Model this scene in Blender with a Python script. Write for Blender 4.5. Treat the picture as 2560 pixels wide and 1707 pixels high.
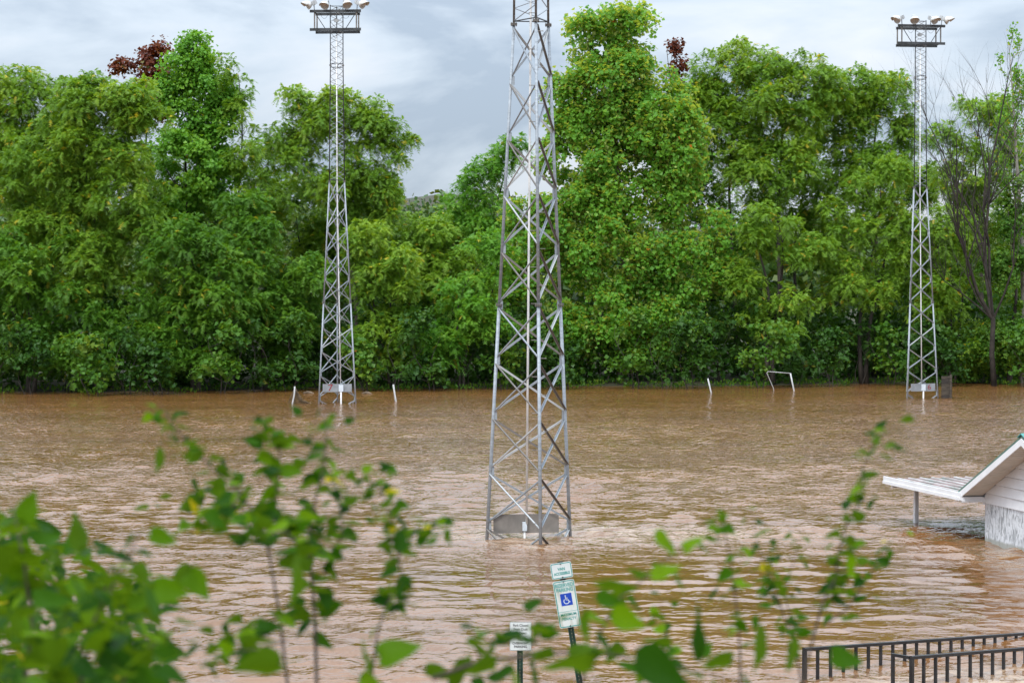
import bpy, math, random
import numpy as np
from mathutils import Matrix, Vector
for o in list(bpy.data.objects): bpy.data.objects.remove(o)
S = bpy.context.scene
C = S.collection
R = math.radians
# ------------------------------------------------------------------ camera
W, H, F = 2560, 1707, 4978.0          # photograph pixels, focal length in those pixels (70 mm)
HZ, CAMZ = 750.0, 5.5                 # horizon row, eye height over the flood water
PIT = math.atan((853.5 - HZ) / F)
cd = bpy.data.cameras.new('camera'); cam = bpy.data.objects.new('camera', cd); C.objects.link(cam)
cam.location = (0, 0, CAMZ); cam.rotation_euler = (R(90) - PIT, 0, 0)
cd.lens = 70; cd.sensor_width = 36; cd.clip_start = 0.1; cd.clip_end = 3000
cd.dof.use_dof = True; cd.dof.focus_distance = 50; cd.dof.aperture_fstop = 7.6
S.camera = cam
S.render.resolution_x = 1024; S.render.resolution_y = 682
# ------------------------------------------------------------------ world: overcast sky
SUN_EL, SUN_AZ = R(52), R(205)
wd = bpy.data.worlds.new('World'); S.world = wd; wd.use_nodes = True
nt = wd.node_tree; nt.nodes.clear()
def N(t, nt_=None, **kw):
    n = (nt_ or nt).nodes.new(t)
    for k, v in kw.items(): setattr(n, k, v)
    return n
def world_sky():
    L = nt.links.new
    tc = N('ShaderNodeTexCoord'); sep = N('ShaderNodeSeparateXYZ'); L(tc.outputs['Generated'], sep.inputs[0])
    sky = N('ShaderNodeTexSky'); sky.sky_type = 'NISHITA'; sky.sun_disc = False
    sky.sun_elevation = SUN_EL; sky.sun_rotation = SUN_AZ
    sc = N('ShaderNodeVectorMath', operation='SCALE'); L(sky.outputs[0], sc.inputs[0]); sc.inputs['Scale'].default_value = 0.1
    mp = N('ShaderNodeMapping'); mp.inputs['Scale'].default_value = (5.0, 5.0, 15.0); mp.inputs['Location'].default_value = (8.43, 0.3, 5.0)
    L(tc.outputs['Generated'], mp.inputs[0])
    nz = N('ShaderNodeTexNoise'); nz.inputs['Scale'].default_value = 1.0; nz.inputs['Detail'].default_value = 7; nz.inputs['Roughness'].default_value = 0.54; nz.inputs['Distortion'].default_value = 0.5
    L(mp.outputs[0], nz.inputs['Vector'])
    cr = N('ShaderNodeValToRGB'); e = cr.color_ramp.elements
    e[0].position = 0.36; e[0].color = (0.31, 0.375, 0.46, 1)
    e[1].position = 0.70; e[1].color = (0.68, 0.69, 0.73, 1)
    m = e.new(0.47); m.color = (0.46, 0.525, 0.60, 1)
    L(nz.outputs[0], cr.inputs[0])
    # sky brightens with elevation, steeper than the overcast law, to lift the water glints
    ab = N('ShaderNodeMath', operation='MAXIMUM'); L(sep.outputs['Z'], ab.inputs[0]); ab.inputs[1].default_value = 0
    ml = N('ShaderNodeMath', operation='MULTIPLY_ADD'); L(ab.outputs[0], ml.inputs[0]); ml.inputs[1].default_value = 2.6; ml.inputs[2].default_value = 0.78
    cl = N('ShaderNodeVectorMath', operation='SCALE'); L(cr.outputs[0], cl.inputs[0]); L(ml.outputs[0], cl.inputs['Scale'])
    mx = N('ShaderNodeMix', data_type='RGBA'); mx.inputs[0].default_value = 0.93
    L(sc.outputs[0], mx.inputs[6]); L(cl.outputs[0], mx.inputs[7])
    bg = N('ShaderNodeBackground'); bg.inputs[1].default_value = 1.0
    L(mx.outputs[2], bg.inputs[0])
    out = N('ShaderNodeOutputWorld'); L(bg.outputs[0], out.inputs[0])
world_sky()
sl = bpy.data.lights.new('sun', 'SUN'); sl.energy = 1.5; sl.angle = R(14); sl.color = (1.0, 0.96, 0.9)
sun = bpy.data.objects.new('sun', sl); C.objects.link(sun)
sv = Vector((math.sin(SUN_AZ) * math.cos(SUN_EL), math.cos(SUN_AZ) * math.cos(SUN_EL), math.sin(SUN_EL)))
sun.rotation_euler = sv.to_track_quat('Z', 'Y').to_euler(); sun.location = (0, 20, 60)
S.view_settings.view_transform = 'Standard'; S.view_settings.look = 'None'
S.view_settings.exposure = 0.55; S.view_settings.gamma = 1.0; S.view_settings.use_curve_mapping = False
S.render.engine = 'CYCLES'
S.cycles.max_bounces = 6; S.cycles.diffuse_bounces = 3; S.cycles.glossy_bounces = 3; S.cycles.transmission_bounces = 4; S.cycles.transparent_max_bounces = 4
# ------------------------------------------------------------------ helpers
rng = np.random.default_rng(7)
K = W / 2352.0
def px(x, y, D):
    """photo pixel -> point at depth D (metres along +Y)"""
    a, b = (x - W / 2) / F, -(y - 853.5) / F
    d = np.array([a, math.cos(PIT) + b * math.sin(PIT), -math.sin(PIT) + b * math.cos(PIT)])
    d *= D / d[1]
    return np.array([d[0], d[1], CAMZ + d[2]])
def on_water(x, y, z=0.0):
    p = px(x, y, 1.0); t = (CAMZ - z) / (CAMZ - p[2]); return np.array([p[0] * t, t, z])
def obj(name, me, mat=None, parent=None, M=None):
    o = bpy.data.objects.new(name, me); C.objects.link(o)
    if mat is not None and len(me.materials) == 0: me.materials.append(mat)
    if parent is not None: o.parent = parent
    if M is not None: o.matrix_basis = M
    return o
def mesh(name, V, Fc, mat=None, smooth=False):
    me = bpy.data.meshes.new(name); me.from_pydata([tuple(v) for v in V], [], [tuple(f) for f in Fc]); me.update()
    if mat: me.materials.append(mat)
    if smooth: me.polygons.foreach_set('use_smooth', [True] * len(me.polygons))
    return me
def mesh_np(name, V, Tri, mat=None, smooth=False, attr=None, mat_idx=None, mats=None):
    me = bpy.data.meshes.new(name)
    V = np.ascontiguousarray(V, dtype=np.float32); Tri = np.ascontiguousarray(Tri, dtype=np.int32)
    k = Tri.shape[1]
    me.vertices.add(len(V)); me.vertices.foreach_set('co', V.ravel())
    me.loops.add(Tri.size); me.loops.foreach_set('vertex_index', Tri.ravel())
    me.polygons.add(len(Tri)); me.polygons.foreach_set('loop_start', np.arange(0, Tri.size, k, dtype=np.int32))
    try: me.polygons.foreach_set('loop_total', np.full(len(Tri), k, dtype=np.int32))
    except Exception: pass
    me.polygons.foreach_set('use_smooth', np.full(len(Tri), smooth))
    if mat: me.materials.append(mat)
    me.update(calc_edges=True)
    if attr is not None:
        a = me.attributes.new('tint', 'FLOAT', 'FACE'); a.data.foreach_set('value', np.ascontiguousarray(attr, dtype=np.float32))
    return me
def tag(o, label=None, cat=None, group=None, kind=None):
    if label: o['label'] = label
    if cat: o['category'] = cat
    if group: o['group'] = group
    if kind: o['kind'] = kind
    return o
def empty(name, loc, rot=(0, 0, 0)):
    o = bpy.data.objects.new(name, None); C.objects.link(o); o.location = loc; o.rotation_euler = rot
    o.empty_display_size = 0.2
    return o
class MB:
    """collects shapes for ONE mesh"""
    def __init__(s): s.v = []; s.f = []
    def add(s, V, Fc):
        n = len(s.v); s.v += [tuple(map(float, v)) for v in V]; s.f += [tuple(i + n for i in f) for f in Fc]; return s
    def box(s, x0, x1, y0, y1, z0, z1):
        V = [(x, y, z) for z in (z0, z1) for y in (y0, y1) for x in (x0, x1)]
        return s.add(V, [(0, 2, 3, 1), (4, 5, 7, 6), (0, 1, 5, 4), (2, 6, 7, 3), (0, 4, 6, 2), (1, 3, 7, 5)])
    def prism(s, prof, axis, a, b):
        """profile of 2-D points extruded along axis 0/1/2 from a to b"""
        n = len(prof); V = []
        for t in (a, b):
            for p, q in prof:
                V.append({0: (t, p, q), 1: (p, t, q), 2: (p, q, t)}[axis])
        Fc = [tuple(range(n))[::-1], tuple(range(n, 2 * n))] + [(i, (i + 1) % n, n + (i + 1) % n, n + i) for i in range(n)]
        return s.add(V, Fc)
    def tube(s, P, r, sides=8, cap=True):
        V, Fc = tube(P, r, sides, cap); return s.add(V, Fc)
    def lathe(s, prof, n=20, M=None):
        V = []; Fc = []
        for i in range(n):
            a = 2 * math.pi * i / n
            for (rr, z) in prof: V.append((rr * math.cos(a), rr * math.sin(a), z))
        m = len(prof)
        for i in range(n):
            j = (i + 1) % n
            for k in range(m - 1): Fc.append((i * m + k, j * m + k, j * m + k + 1, i * m + k + 1))
        if M is not None: V = [tuple(M @ Vector(v)) for v in V]
        return s.add(V, Fc)
    def build(s, name, mat, parent=None, smooth=False, M=None):
        return obj(name, mesh(name, s.v, s.f, mat, smooth), None, parent, M)
def tube(P, r, sides=8, cap=True):
    P = [Vector(p) for p in P]; n = len(P)
    r = [r] * n if np.isscalar(r) else list(r)
    V = []; Fc = []; ref = None
    for i in range(n):
        t = (P[min(i + 1, n - 1)] - P[max(i - 1, 0)]).normalized()
        if ref is None:
            ref = t.cross(Vector((0, 0, 1)) if abs(t.z) < 0.9 else Vector((1, 0, 0))).normalized()
        ref = (ref - t * ref.dot(t)).normalized(); b = t.cross(ref)
        for k in range(sides):
            a = 2 * math.pi * k / sides
            V.append(P[i] + (ref * math.cos(a) + b * math.sin(a)) * r[i])
    for i in range(n - 1):
        for k in range(sides):
            k2 = (k + 1) % sides
            Fc.append((i * sides + k, i * sides + k2, (i + 1) * sides + k2, (i + 1) * sides + k))
    if cap: Fc += [tuple(range(sides))[::-1], tuple(range((n - 1) * sides, n * sides))]
    return V, Fc
def between(a, b, r=1.0, xhint=None):
    """matrix that lays a unit-length +Z shape from a to b, x/y scaled by r"""
    a, b = Vector(a), Vector(b); d = b - a; L = d.length; z = d / L
    h = Vector(xhint) if xhint is not None else (Vector((0, 0, 1)) if abs(z.z) < 0.9 else Vector((1, 0, 0)))
    x = (h - z * h.dot(z)).normalized(); y = z.cross(x)
    return Matrix(((x.x * r, y.x * r, z.x * L, a.x), (x.y * r, y.y * r, z.y * L, a.y), (x.z * r, y.z * r, z.z * L, a.z), (0, 0, 0, 1)))
# ------------------------------------------------------------------ materials
def newmat(name):
    m = bpy.data.materials.new(name); m.use_nodes = True; t = m.node_tree; t.nodes.clear()
    out = t.nodes.new('ShaderNodeOutputMaterial'); return m, t, out
def pmat(name, col, rough=0.5, metal=0.0, var=0.15, vscale=6.0, stretch=(1, 1, 1), col2=None, bump=0.0, bscale=40, spec=0.5, lo=0.35, hi=0.65):
    m, t, out = newmat(name); L = t.links.new
    b = N('ShaderNodeBsdfPrincipled', t); L(b.outputs[0], out.inputs[0])
    tc = N('ShaderNodeTexCoord', t); mp = N('ShaderNodeMapping', t); mp.inputs['Scale'].default_value = stretch; L(tc.outputs['Object'], mp.inputs[0])
    nz = N('ShaderNodeTexNoise', t); nz.inputs['Scale'].default_value = vscale; nz.inputs['Detail'].default_value = 6; nz.inputs['Roughness'].default_value = 0.6; L(mp.outputs[0], nz.inputs['Vector'])
    cr = N('ShaderNodeValToRGB', t); e = cr.color_ramp.elements
    c2 = col2 if col2 else tuple(c * (1 - var * 2) for c in col)
    e[0].position = lo; e[0].color = (*c2, 1); e[1].position = hi; e[1].color = (*[min(1, c * (1 + (0 if col2 else var))) for c in col], 1)
    L(nz.outputs[0], cr.inputs[0]); L(cr.outputs[0], b.inputs['Base Color'])
    b.inputs['Roughness'].default_value = rough; b.inputs['Metallic'].default_value = metal
    b.inputs['Specular IOR Level'].default_value = spec
    if bump:
        n2 = N('ShaderNodeTexNoise', t); n2.inputs['Scale'].default_value = bscale; n2.inputs['Detail'].default_value = 4; L(mp.outputs[0], n2.inputs['Vector'])
        bp = N('ShaderNodeBump', t); bp.inputs['Strength'].default_value = bump; bp.inputs['Distance'].default_value = 0.02; L(n2.outputs[0], bp.inputs['Height']); L(bp.outputs[0], b.inputs['Normal'])
    return m
def leafmat(name, stops, under=None, trans=0.38, gloss=0.28, obj_var=0.0):
    """stops: list of (position, colour) over the per-leaf tint; under: colour of the leaves' lower face"""
    m, t, out = newmat(name); L = t.links.new
    at = N('ShaderNodeAttribute', t); at.attribute_name = 'tint'
    cr = N('ShaderNodeValToRGB', t); e = cr.color_ramp.elements
    while len(e) < len(stops): e.new(0.5)
    for i, (p, c) in enumerate(stops): e[i].position = p; e[i].color = (*c, 1)
    L(at.outputs['Fac'], cr.inputs[0]); col = cr.outputs[0]
    if under:
        g = N('ShaderNodeNewGeometry', t); mx = N('ShaderNodeMix', t, data_type='RGBA'); L(g.outputs['Backfacing'], mx.inputs[0]); L(col, mx.inputs[6]); mx.inputs[7].default_value = (*under, 1); col = mx.outputs[2]
    b = N('ShaderNodeBsdfPrincipled', t); L(col, b.inputs['Base Color']); b.inputs['Roughness'].default_value = 0.45; b.inputs['Specular IOR Level'].default_value = gloss
    tr = N('ShaderNodeBsdfTranslucent', t)
    hs = N('ShaderNodeMix', t, data_type='RGBA', blend_type='MULTIPLY'); hs.inputs[0].default_value = 1; L(col, hs.inputs[6]); hs.inputs[7].default_value = (1.7, 1.4, 0.35, 1); L(hs.outputs[2], tr.inputs[0])
    ms = N('ShaderNodeMixShader', t); ms.inputs[0].default_value = trans; L(b.outputs[0], ms.inputs[1]); L(tr.outputs[0], ms.inputs[2]); L(ms.outputs[0], out.inputs[0])
    return m
M = {}
M['galv'] = pmat('galvanised_steel', (0.33, 0.365, 0.40), 0.55, 0.25, 0.12, 3, (1, 1, 6))
M['galv_dull_shade'] = pmat('weathered_shade_steel', (0.20, 0.185, 0.17), 0.65, 0.1, 0.2, 3, (1, 1, 4))  # dull steel; on braces it also carries the shade of down-facing flanges
M['galv_pale'] = pmat('pale_galvanised', (0.46, 0.48, 0.49), 0.55, 0.1, 0.1, 3)
M['dark_steel'] = pmat('dark_steel', (0.055, 0.06, 0.065), 0.55, 0.2, 0.25, 3)
M['black_paint'] = pmat('black_paint', (0.018, 0.019, 0.021), 0.38, 0.0, 0.3, 5)
M['panel'] = pmat('panel_steel', (0.27, 0.29, 0.31), 0.55, 0.1, 0.12, 2.5)
M['panel_back'] = pmat('panel_back', (0.24, 0.22, 0.20), 0.6, 0.1, 0.15, 2.0)
M['box_white'] = pmat('box_white', (0.62, 0.68, 0.74), 0.5, 0, 0.06, 4)
M['pipe_white'] = pmat('pipe_white', (0.74, 0.74, 0.73), 0.5, 0, 0.06, 4)
M['lamp_shell'] = pmat('lamp_shell', (0.66, 0.65, 0.62), 0.35, 0.3, 0.1, 4)
M['lamp_inner'] = pmat('lamp_inner', (0.60, 0.57, 0.52), 0.4, 0.1, 0.1, 4)
M['red_paint'] = pmat('red_paint', (0.30, 0.03, 0.04), 0.6, 0, 0.2, 9)
M['white_paint'] = pmat('white_paint', (0.80, 0.81, 0.83), 0.45, 0, 0.04, 3)
M['siding'] = pmat('siding', (0.76, 0.77, 0.80), 0.5, 0, 0.04, 2)
M['soffit'] = pmat('soffit', (0.60, 0.55, 0.49), 0.6, 0, 0.06, 2)
M['green_roof'] = pmat('green_roof', (0.10, 0.19, 0.15), 0.45, 0.1, 0.15, 3)
M['teal_cap'] = pmat('teal_cap', (0.06, 0.26, 0.24), 0.4, 0.1, 0.1, 3)
M['trunk'] = pmat('bark', (0.055, 0.045, 0.038), 0.9, 0, 0.25, 3, (1, 1, .3), bump=0.6, bscale=8)
M['grey_bark'] = pmat('grey_bark', (0.20, 0.17, 0.15), 0.9, 0, 0.3, 3, (1, 1, .3), col2=(0.10, 0.08, 0.07))
M['pale_bark'] = pmat('pale_bark', (0.42, 0.39, 0.34), 0.85, 0, 0.3, 2.5, (1, 1, .4), col2=(0.12, 0.10, 0.08))
M['dead_bark'] = pmat('dead_bark', (0.042, 0.034, 0.028), 0.9, 0, 0.3, 2)
M['goal_paint'] = pmat('goal_paint', (0.50, 0.50, 0.50), 0.6, 0, 0.1, 3)
M['twig'] = pmat('twig_bark', (0.07, 0.05, 0.035), 0.8, 0, 0.2, 40)
M['old_wood'] = pmat('old_wood', (0.075, 0.06, 0.045), 0.9, 0, 0.3, 4, (1, 1, 8))
M['old_wood2'] = pmat('old_wood_dark', (0.04, 0.033, 0.028), 0.9, 0, 0.3, 4, (1, 1, 8))
M['net'] = pmat('net', (0.17, 0.13, 0.08), 0.9, 0, 0.25, 6)
M['post_green'] = pmat('post_green', (0.018, 0.05, 0.038), 0.5, 0.1, 0.3, 6)
M['hole'] = pmat('hole_bright', (0.42, 0.36, 0.22), 0.8, 0, 0.2, 20)
M['teal'] = pmat('sign_teal', (0.0, 0.27, 0.25), 0.5, 0, 0.05, 5)
M['sign_white'] = pmat('sign_white', (0.64, 0.69, 0.69), 0.4, 0, 0.03, 3)
M['sign_dirty'] = pmat('sign_dirty', (0.62, 0.67, 0.65), 0.45, 0, 0.1, 7, (1.6, 1, 0.5), col2=(0.36, 0.36, 0.28), lo=0.30, hi=0.52)
M['sign_blue'] = pmat('sign_blue', (0.01, 0.06, 0.42), 0.4, 0, 0.05, 4)
M['ink'] = pmat('ink', (0.02, 0.02, 0.022), 0.5, 0, 0.1, 4)
M['soil'] = pmat('soil', (0.10, 0.075, 0.05), 0.95, 0, 0.3, 0.8, bump=0.5, bscale=5)
M['field'] = pmat('drowned_field', (0.07, 0.075, 0.03), 0.95, 0, 0.3, 0.5)
M['bank'] = pmat('bank_litter', (0.045, 0.045, 0.02), 0.95, 0, 0.3, 1.2, bump=0.5, bscale=10)
M['debris'] = pmat('debris', (0.16, 0.12, 0.08), 0.9, 0, 0.3, 8)
# leaf colours
M['lf_walnut'] = leafmat('walnut_leaf', [(0, (0.089, 0.206, 0.021)), (0.5, (0.182, 0.343, 0.035)), (0.9, (0.316, 0.446, 0.045)), (1, (0.600, 0.510, 0.052))])
M['lf_deep'] = leafmat('deep_green_leaf', [(0, (0.060, 0.171, 0.017)), (0.5, (0.110, 0.262, 0.027)), (0.92, (0.193, 0.360, 0.036)), (1, (0.446, 0.404, 0.041))])
M['lf_lime'] = leafmat('lime_leaf', [(0, (0.107, 0.234, 0.024)), (0.5, (0.190, 0.353, 0.036)), (0.88, (0.296, 0.456, 0.046)), (1, (0.600, 0.450, 0.046))])
M['lf_bright'] = leafmat('bright_green_leaf', [(0, (0.076, 0.244, 0.025)), (0.5, (0.143, 0.344, 0.035)), (0.93, (0.233, 0.431, 0.044)), (1, (0.500, 0.431, 0.044))])
M['lf_syc'] = leafmat('sycamore_leaf', [(0, (0.070, 0.223, 0.023)), (0.5, (0.125, 0.316, 0.032)), (0.96, (0.216, 0.417, 0.042)), (0.985, (0.233, 0.259, 0.026)), (1, (0.600, 0.172, 0.023))], under=(0.400, 0.531, 0.149))
M['lf_red'] = leafmat('maroon_leaf', [(0, (0.075, 0.022, 0.014)), (0.5, (0.15, 0.036, 0.018)), (0.78, (0.19, 0.075, 0.02)), (0.84, (0.10, 0.14, 0.02)), (1, (0.08, 0.14, 0.02))], trans=0.25)
M['lf_vine'] = leafmat('vine_leaf', [(0, (0.042, 0.134, 0.015)), (0.5, (0.085, 0.213, 0.024)), (0.9, (0.181, 0.267, 0.030)), (1, (0.314, 0.107, 0.020))])
M['lf_bush_shade'] = leafmat('bush_leaf_shade', [(0, (0.022, 0.075, 0.010)), (0.5, (0.040, 0.115, 0.014)), (0.9, (0.075, 0.165, 0.018)), (1, (0.16, 0.17, 0.02))], trans=0.3)  # shade of the overhanging trees is put into this dark green
M['lf_far'] = leafmat('far_wood_leaf', [(0, (0.035, 0.085, 0.020)), (0.5, (0.06, 0.13, 0.028)), (1, (0.13, 0.17, 0.035))], trans=0.2)
M['lf_near'] = leafmat('near_leaf', [(0, (0.012, 0.055, 0.003)), (0.5, (0.042, 0.125, 0.003)), (0.85, (0.14, 0.27, 0.003)), (1, (0.48, 0.40, 0.01))], under=(0.07, 0.15, 0.010), trans=0.45, gloss=0.06)
# ------------------------------------------------------------------ flood water
def shore(x):
    """depth of the far waterline at world x"""
    t = np.clip((x + 29) / 60.0, -0.5, 1.6)
    return 115.0 + 13.0 * t + 0.8 * np.sin(x * 0.35) + 0.4 * np.sin(x * 1.1 + 1)
def water_material():
    m, t, out = newmat('muddy_water'); L = t.links.new
    g = bpy.data.node_groups.new('wave_height', 'ShaderNodeTree')
    g.interface.new_socket('P', in_out='INPUT', socket_type='NodeSocketVector')
    g.interface.new_socket('Rough', in_out='INPUT', socket_type='NodeSocketFloat')
    g.interface.new_socket('H', in_out='OUTPUT', socket_type='NodeSocketFloat')
    gi = N('NodeGroupInput', g); go = N('NodeGroupOutput', g); GL = g.links.new
    def octave(scale, amp, detail, dist, loc):
        mp = N('ShaderNodeMapping', g); mp.inputs['Scale'].default_value = scale; mp.inputs['Location'].default_value = loc; mp.inputs['Rotation'].default_value = (0, 0, R(loc[2] * 10)); GL(gi.outputs['P'], mp.inputs[0])
        n = N('ShaderNodeTexNoise', g); n.inputs['Scale'].default_value = 1; n.inputs['Detail'].default_value = detail; n.inputs['Roughness'].default_value = 0.45; n.inputs['Distortion'].default_value = dist; GL(mp.outputs[0], n.inputs['Vector'])
        a = N('ShaderNodeMath', g, operation='MULTIPLY'); GL(n.outputs[0], a.inputs[0]); a.inputs[1].default_value = amp
        return a.outputs[0]
    o1 = octave((1.6, 2.2, 1), 0.010, 0, 0.0, (1.3, 4.1, 0.5))
    o2 = octave((3.0, 3.6, 1), 0.032, 1, 0.7, (7.7, 2.2, -0.6))
    o3 = octave((6.5, 7.5, 1), 0.015, 2, 0.4, (3.1, 9.4, 0.4))
    k2 = N('ShaderNodeMath', g, operation='MULTIPLY_ADD'); GL(gi.outputs['Rough'], k2.inputs[0]); k2.inputs[1].default_value = 0.45; k2.inputs[2].default_value = 0.42
    a1 = N('ShaderNodeMath', g, operation='MULTIPLY_ADD'); GL(o2, a1.inputs[0]); GL(k2.outputs[0], a1.inputs[1]); GL(o1, a1.inputs[2])
    mm = N('ShaderNodeMath', g, operation='MULTIPLY_ADD'); GL(o3, mm.inputs[0]); GL(gi.outputs['Rough'], mm.inputs[1]); GL(a1.outputs[0], mm.inputs[2])
    GL(mm.outputs[0], go.inputs[0])
    geo = N('ShaderNodeNewGeometry', t)
    # turbulence: patches of choppier water
    tn = N('ShaderNodeTexNoise', t); tm = N('ShaderNodeMapping', t); tm.inputs['Scale'].default_value = (0.05, 0.11, 1); L(geo.outputs['Position'], tm.inputs[0]); L(tm.outputs[0], tn.inputs['Vector']); tn.inputs['Scale'].default_value = 1; tn.inputs['Detail'].default_value = 3
    mr = N('ShaderNodeMapRange', t); L(tn.outputs[0], mr.inputs[0]); mr.inputs[1].default_value = 0.40; mr.inputs[2].default_value = 0.60; mr.inputs[3].default_value = 0.25; mr.inputs[4].default_value = 1.7
    # churned zones: downstream of the tower and along the ramp railing
    sep = N('ShaderNodeSeparateXYZ', t); L(geo.outputs['Position'], sep.inputs[0])
    def blob(cx, cy, rx, ry, sharp=1.0):
        v = N('ShaderNodeVectorMath', t, operation='SUBTRACT'); L(geo.outputs['Position'], v.inputs[0]); v.inputs[1].default_value = (cx, cy, 0)
        v2 = N('ShaderNodeVectorMath', t, operation='MULTIPLY'); L(v.outputs[0], v2.inputs[0]); v2.inputs[1].default_value = (1 / rx, 1 / ry, 0)
        l = N('ShaderNodeVectorMath', t, operation='LENGTH'); L(v2.outputs[0], l.inputs[0])
        # ragged edge
        en = N('ShaderNodeTexNoise', t); L(geo.outputs['Position'], en.inputs['Vector']); en.inputs['Scale'].default_value = 1.4; en.inputs['Detail'].default_value = 4
        ad = N('ShaderNodeMath', t, operation='MULTIPLY_ADD'); L(en.outputs[0], ad.inputs[0]); ad.inputs[1].default_value = 0.8; L(l.outputs['Value'], ad.inputs[2])
        r = N('ShaderNodeMapRange', t, interpolation_type='SMOOTHSTEP'); L(ad.outputs[0], r.inputs[0]); r.inputs[1].default_value = 1.5; r.inputs[2].default_value = 1.5 - 0.9 * sharp; r.inputs[3].default_value = 0; r.inputs[4].default_value = 1
        return r.outputs[0]
    zones = [blob(2.2, 46.8, 6.0, 2.6), blob(0.4, 44.9, 1.6, 1.3), blob(7.4, 28.6, 3.6, 1.9), blob(10.9, 42.6, 1.6, 4.0), blob(3.3, 26.6, 3.5, 0.7)]
    acc = zones[0]
    for z in zones[1:]:
        mx = N('ShaderNodeMath', t, operation='MAXIMUM'); L(acc, mx.inputs[0]); L(z, mx.inputs[1]); acc = mx.outputs[0]
    # sheltered slack water behind the tower line, towards the ramp
    slack = blob(4.5, 37.0, 8.5, 7.0, 0.8)
    iv = N('ShaderNodeMath', t, operation='MULTIPLY_ADD'); L(slack, iv.inputs[0]); iv.inputs[1].default_value = -0.9; iv.inputs[2].default_value = 1.0
    sm_ = N('ShaderNodeMath', t, operation='MULTIPLY'); L(mr.outputs[0], sm_.inputs[0]); L(iv.outputs[0], sm_.inputs[1])
    tot = N('ShaderNodeMath', t, operation='MULTIPLY_ADD'); L(acc, tot.inputs[0]); tot.inputs[1].default_value = 1.6
    fy = N('ShaderNodeMapRange', t); L(sep.outputs['Y'], fy.inputs[0]); fy.inputs[1].default_value = 40; fy.inputs[2].default_value = 88; fy.inputs[3].default_value = 0; fy.inputs[4].default_value = 3.6   # open current runs choppier than the slack water
    fs = N('ShaderNodeMath', t, operation='ADD'); L(fy.outputs[0], fs.inputs[0]); L(sm_.outputs[0], fs.inputs[1]); L(fs.outputs[0], tot.inputs[2])
    E = 0.02
    hs = []
    for off in ((0, 0, 0), (E, 0, 0), (0, E, 0)):
        a = N('ShaderNodeVectorMath', t, operation='ADD'); L(geo.outputs['Position'], a.inputs[0]); a.inputs[1].default_value = off
        gn = N('ShaderNodeGroup', t); gn.node_tree = g; L(a.outputs[0], gn.inputs[0]); L(tot.outputs[0], gn.inputs[1]); hs.append(gn.outputs[0])
    cx = N('ShaderNodeCombineXYZ', t); cx.inputs[2].default_value = 0.0
    for k in (1, 2):
        s_ = N('ShaderNodeMath', t, operation='SUBTRACT'); L(hs[0], s_.inputs[0]); L(hs[k], s_.inputs[1])
        d_ = N('ShaderNodeMath', t, operation='MULTIPLY'); L(s_.outputs[0], d_.inputs[0]); d_.inputs[1].default_value = 1.0 / E; L(d_.outputs[0], cx.inputs[k - 1])
    gadd = N('ShaderNodeVectorMath', t, operation='ADD'); L(geo.outputs['Normal'], gadd.inputs[0]); L(cx.outputs[0], gadd.inputs[1])
    nn = N('ShaderNodeVectorMath', t, operation='NORMALIZE'); L(gadd.outputs[0], nn.inputs[0])
    # silt colour: broad swirls of lighter and darker mud; froth where churned
    sn = N('ShaderNodeTexNoise', t); sm = N('ShaderNodeMapping', t); sm.inputs['Scale'].default_value = (0.08, 0.25, 1); L(geo.outputs['Position'], sm.inputs[0]); L(sm.outputs[0], sn.inputs['Vector']); sn.inputs['Scale'].default_value = 1; sn.inputs['Detail'].default_value = 5; sn.inputs['Distortion'].default_value = 0.8
    cr = N('ShaderNodeValToRGB', t); e = cr.color_ramp.elements
    e[0].position = 0.3; e[0].color = (0.150, 0.067, 0.019, 1); e[1].position = 0.7; e[1].color = (0.215, 0.099, 0.034, 1)
    L(sn.outputs[0], cr.inputs[0])
    fn = N('ShaderNodeTexNoise', t); fm = N('ShaderNodeMapping', t); fm.inputs['Scale'].default_value = (1.2, 2.6, 1); L(geo.outputs['Position'], fm.inputs[0]); L(fm.outputs[0], fn.inputs['Vector']); fn.inputs['Scale'].default_value = 1.6; fn.inputs['Detail'].default_value = 7; fn.inputs['Roughness'].default_value = 0.65; fn.inputs['Distortion'].default_value = 1.0
    fr = N('ShaderNodeMapRange', t); L(fn.outputs[0], fr.inputs[0]); fr.inputs[1].default_value = 0.40; fr.inputs[2].default_value = 0.60
    fmul = N('ShaderNodeMath', t, operation='MULTIPLY'); L(fr.outputs[0], fmul.inputs[0]); L(acc, fmul.inputs[1])
    fm2 = N('ShaderNodeMath', t, operation='MULTIPLY'); L(fmul.outputs[0], fm2.inputs[0]); fm2.inputs[1].default_value = 0.6
    mc = N('ShaderNodeMix', t, data_type='RGBA'); L(fm2.outputs[0], mc.inputs[0]); L(cr.outputs[0], mc.inputs[6]); mc.inputs[7].default_value = (0.46, 0.36, 0.26, 1)
    b = N('ShaderNodeBsdfPrincipled', t); L(mc.outputs[2], b.inputs['Base Color']); L(nn.outputs[0], b.inputs['Normal'])
    b.inputs['Roughness'].default_value = 0.03; b.inputs['IOR'].default_value = 1.62
    L(b.outputs[0], out.inputs[0])
    return m
M['water'] = water_material()
ZONES = [(2.2, 46.8, 6.0, 2.6), (0.4, 44.9, 1.6, 1.3), (7.4, 28.6, 3.6, 1.9), (10.9, 42.6, 1.6, 4.0), (3.3, 26.6, 3.5, 0.7)]   # churned water
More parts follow.
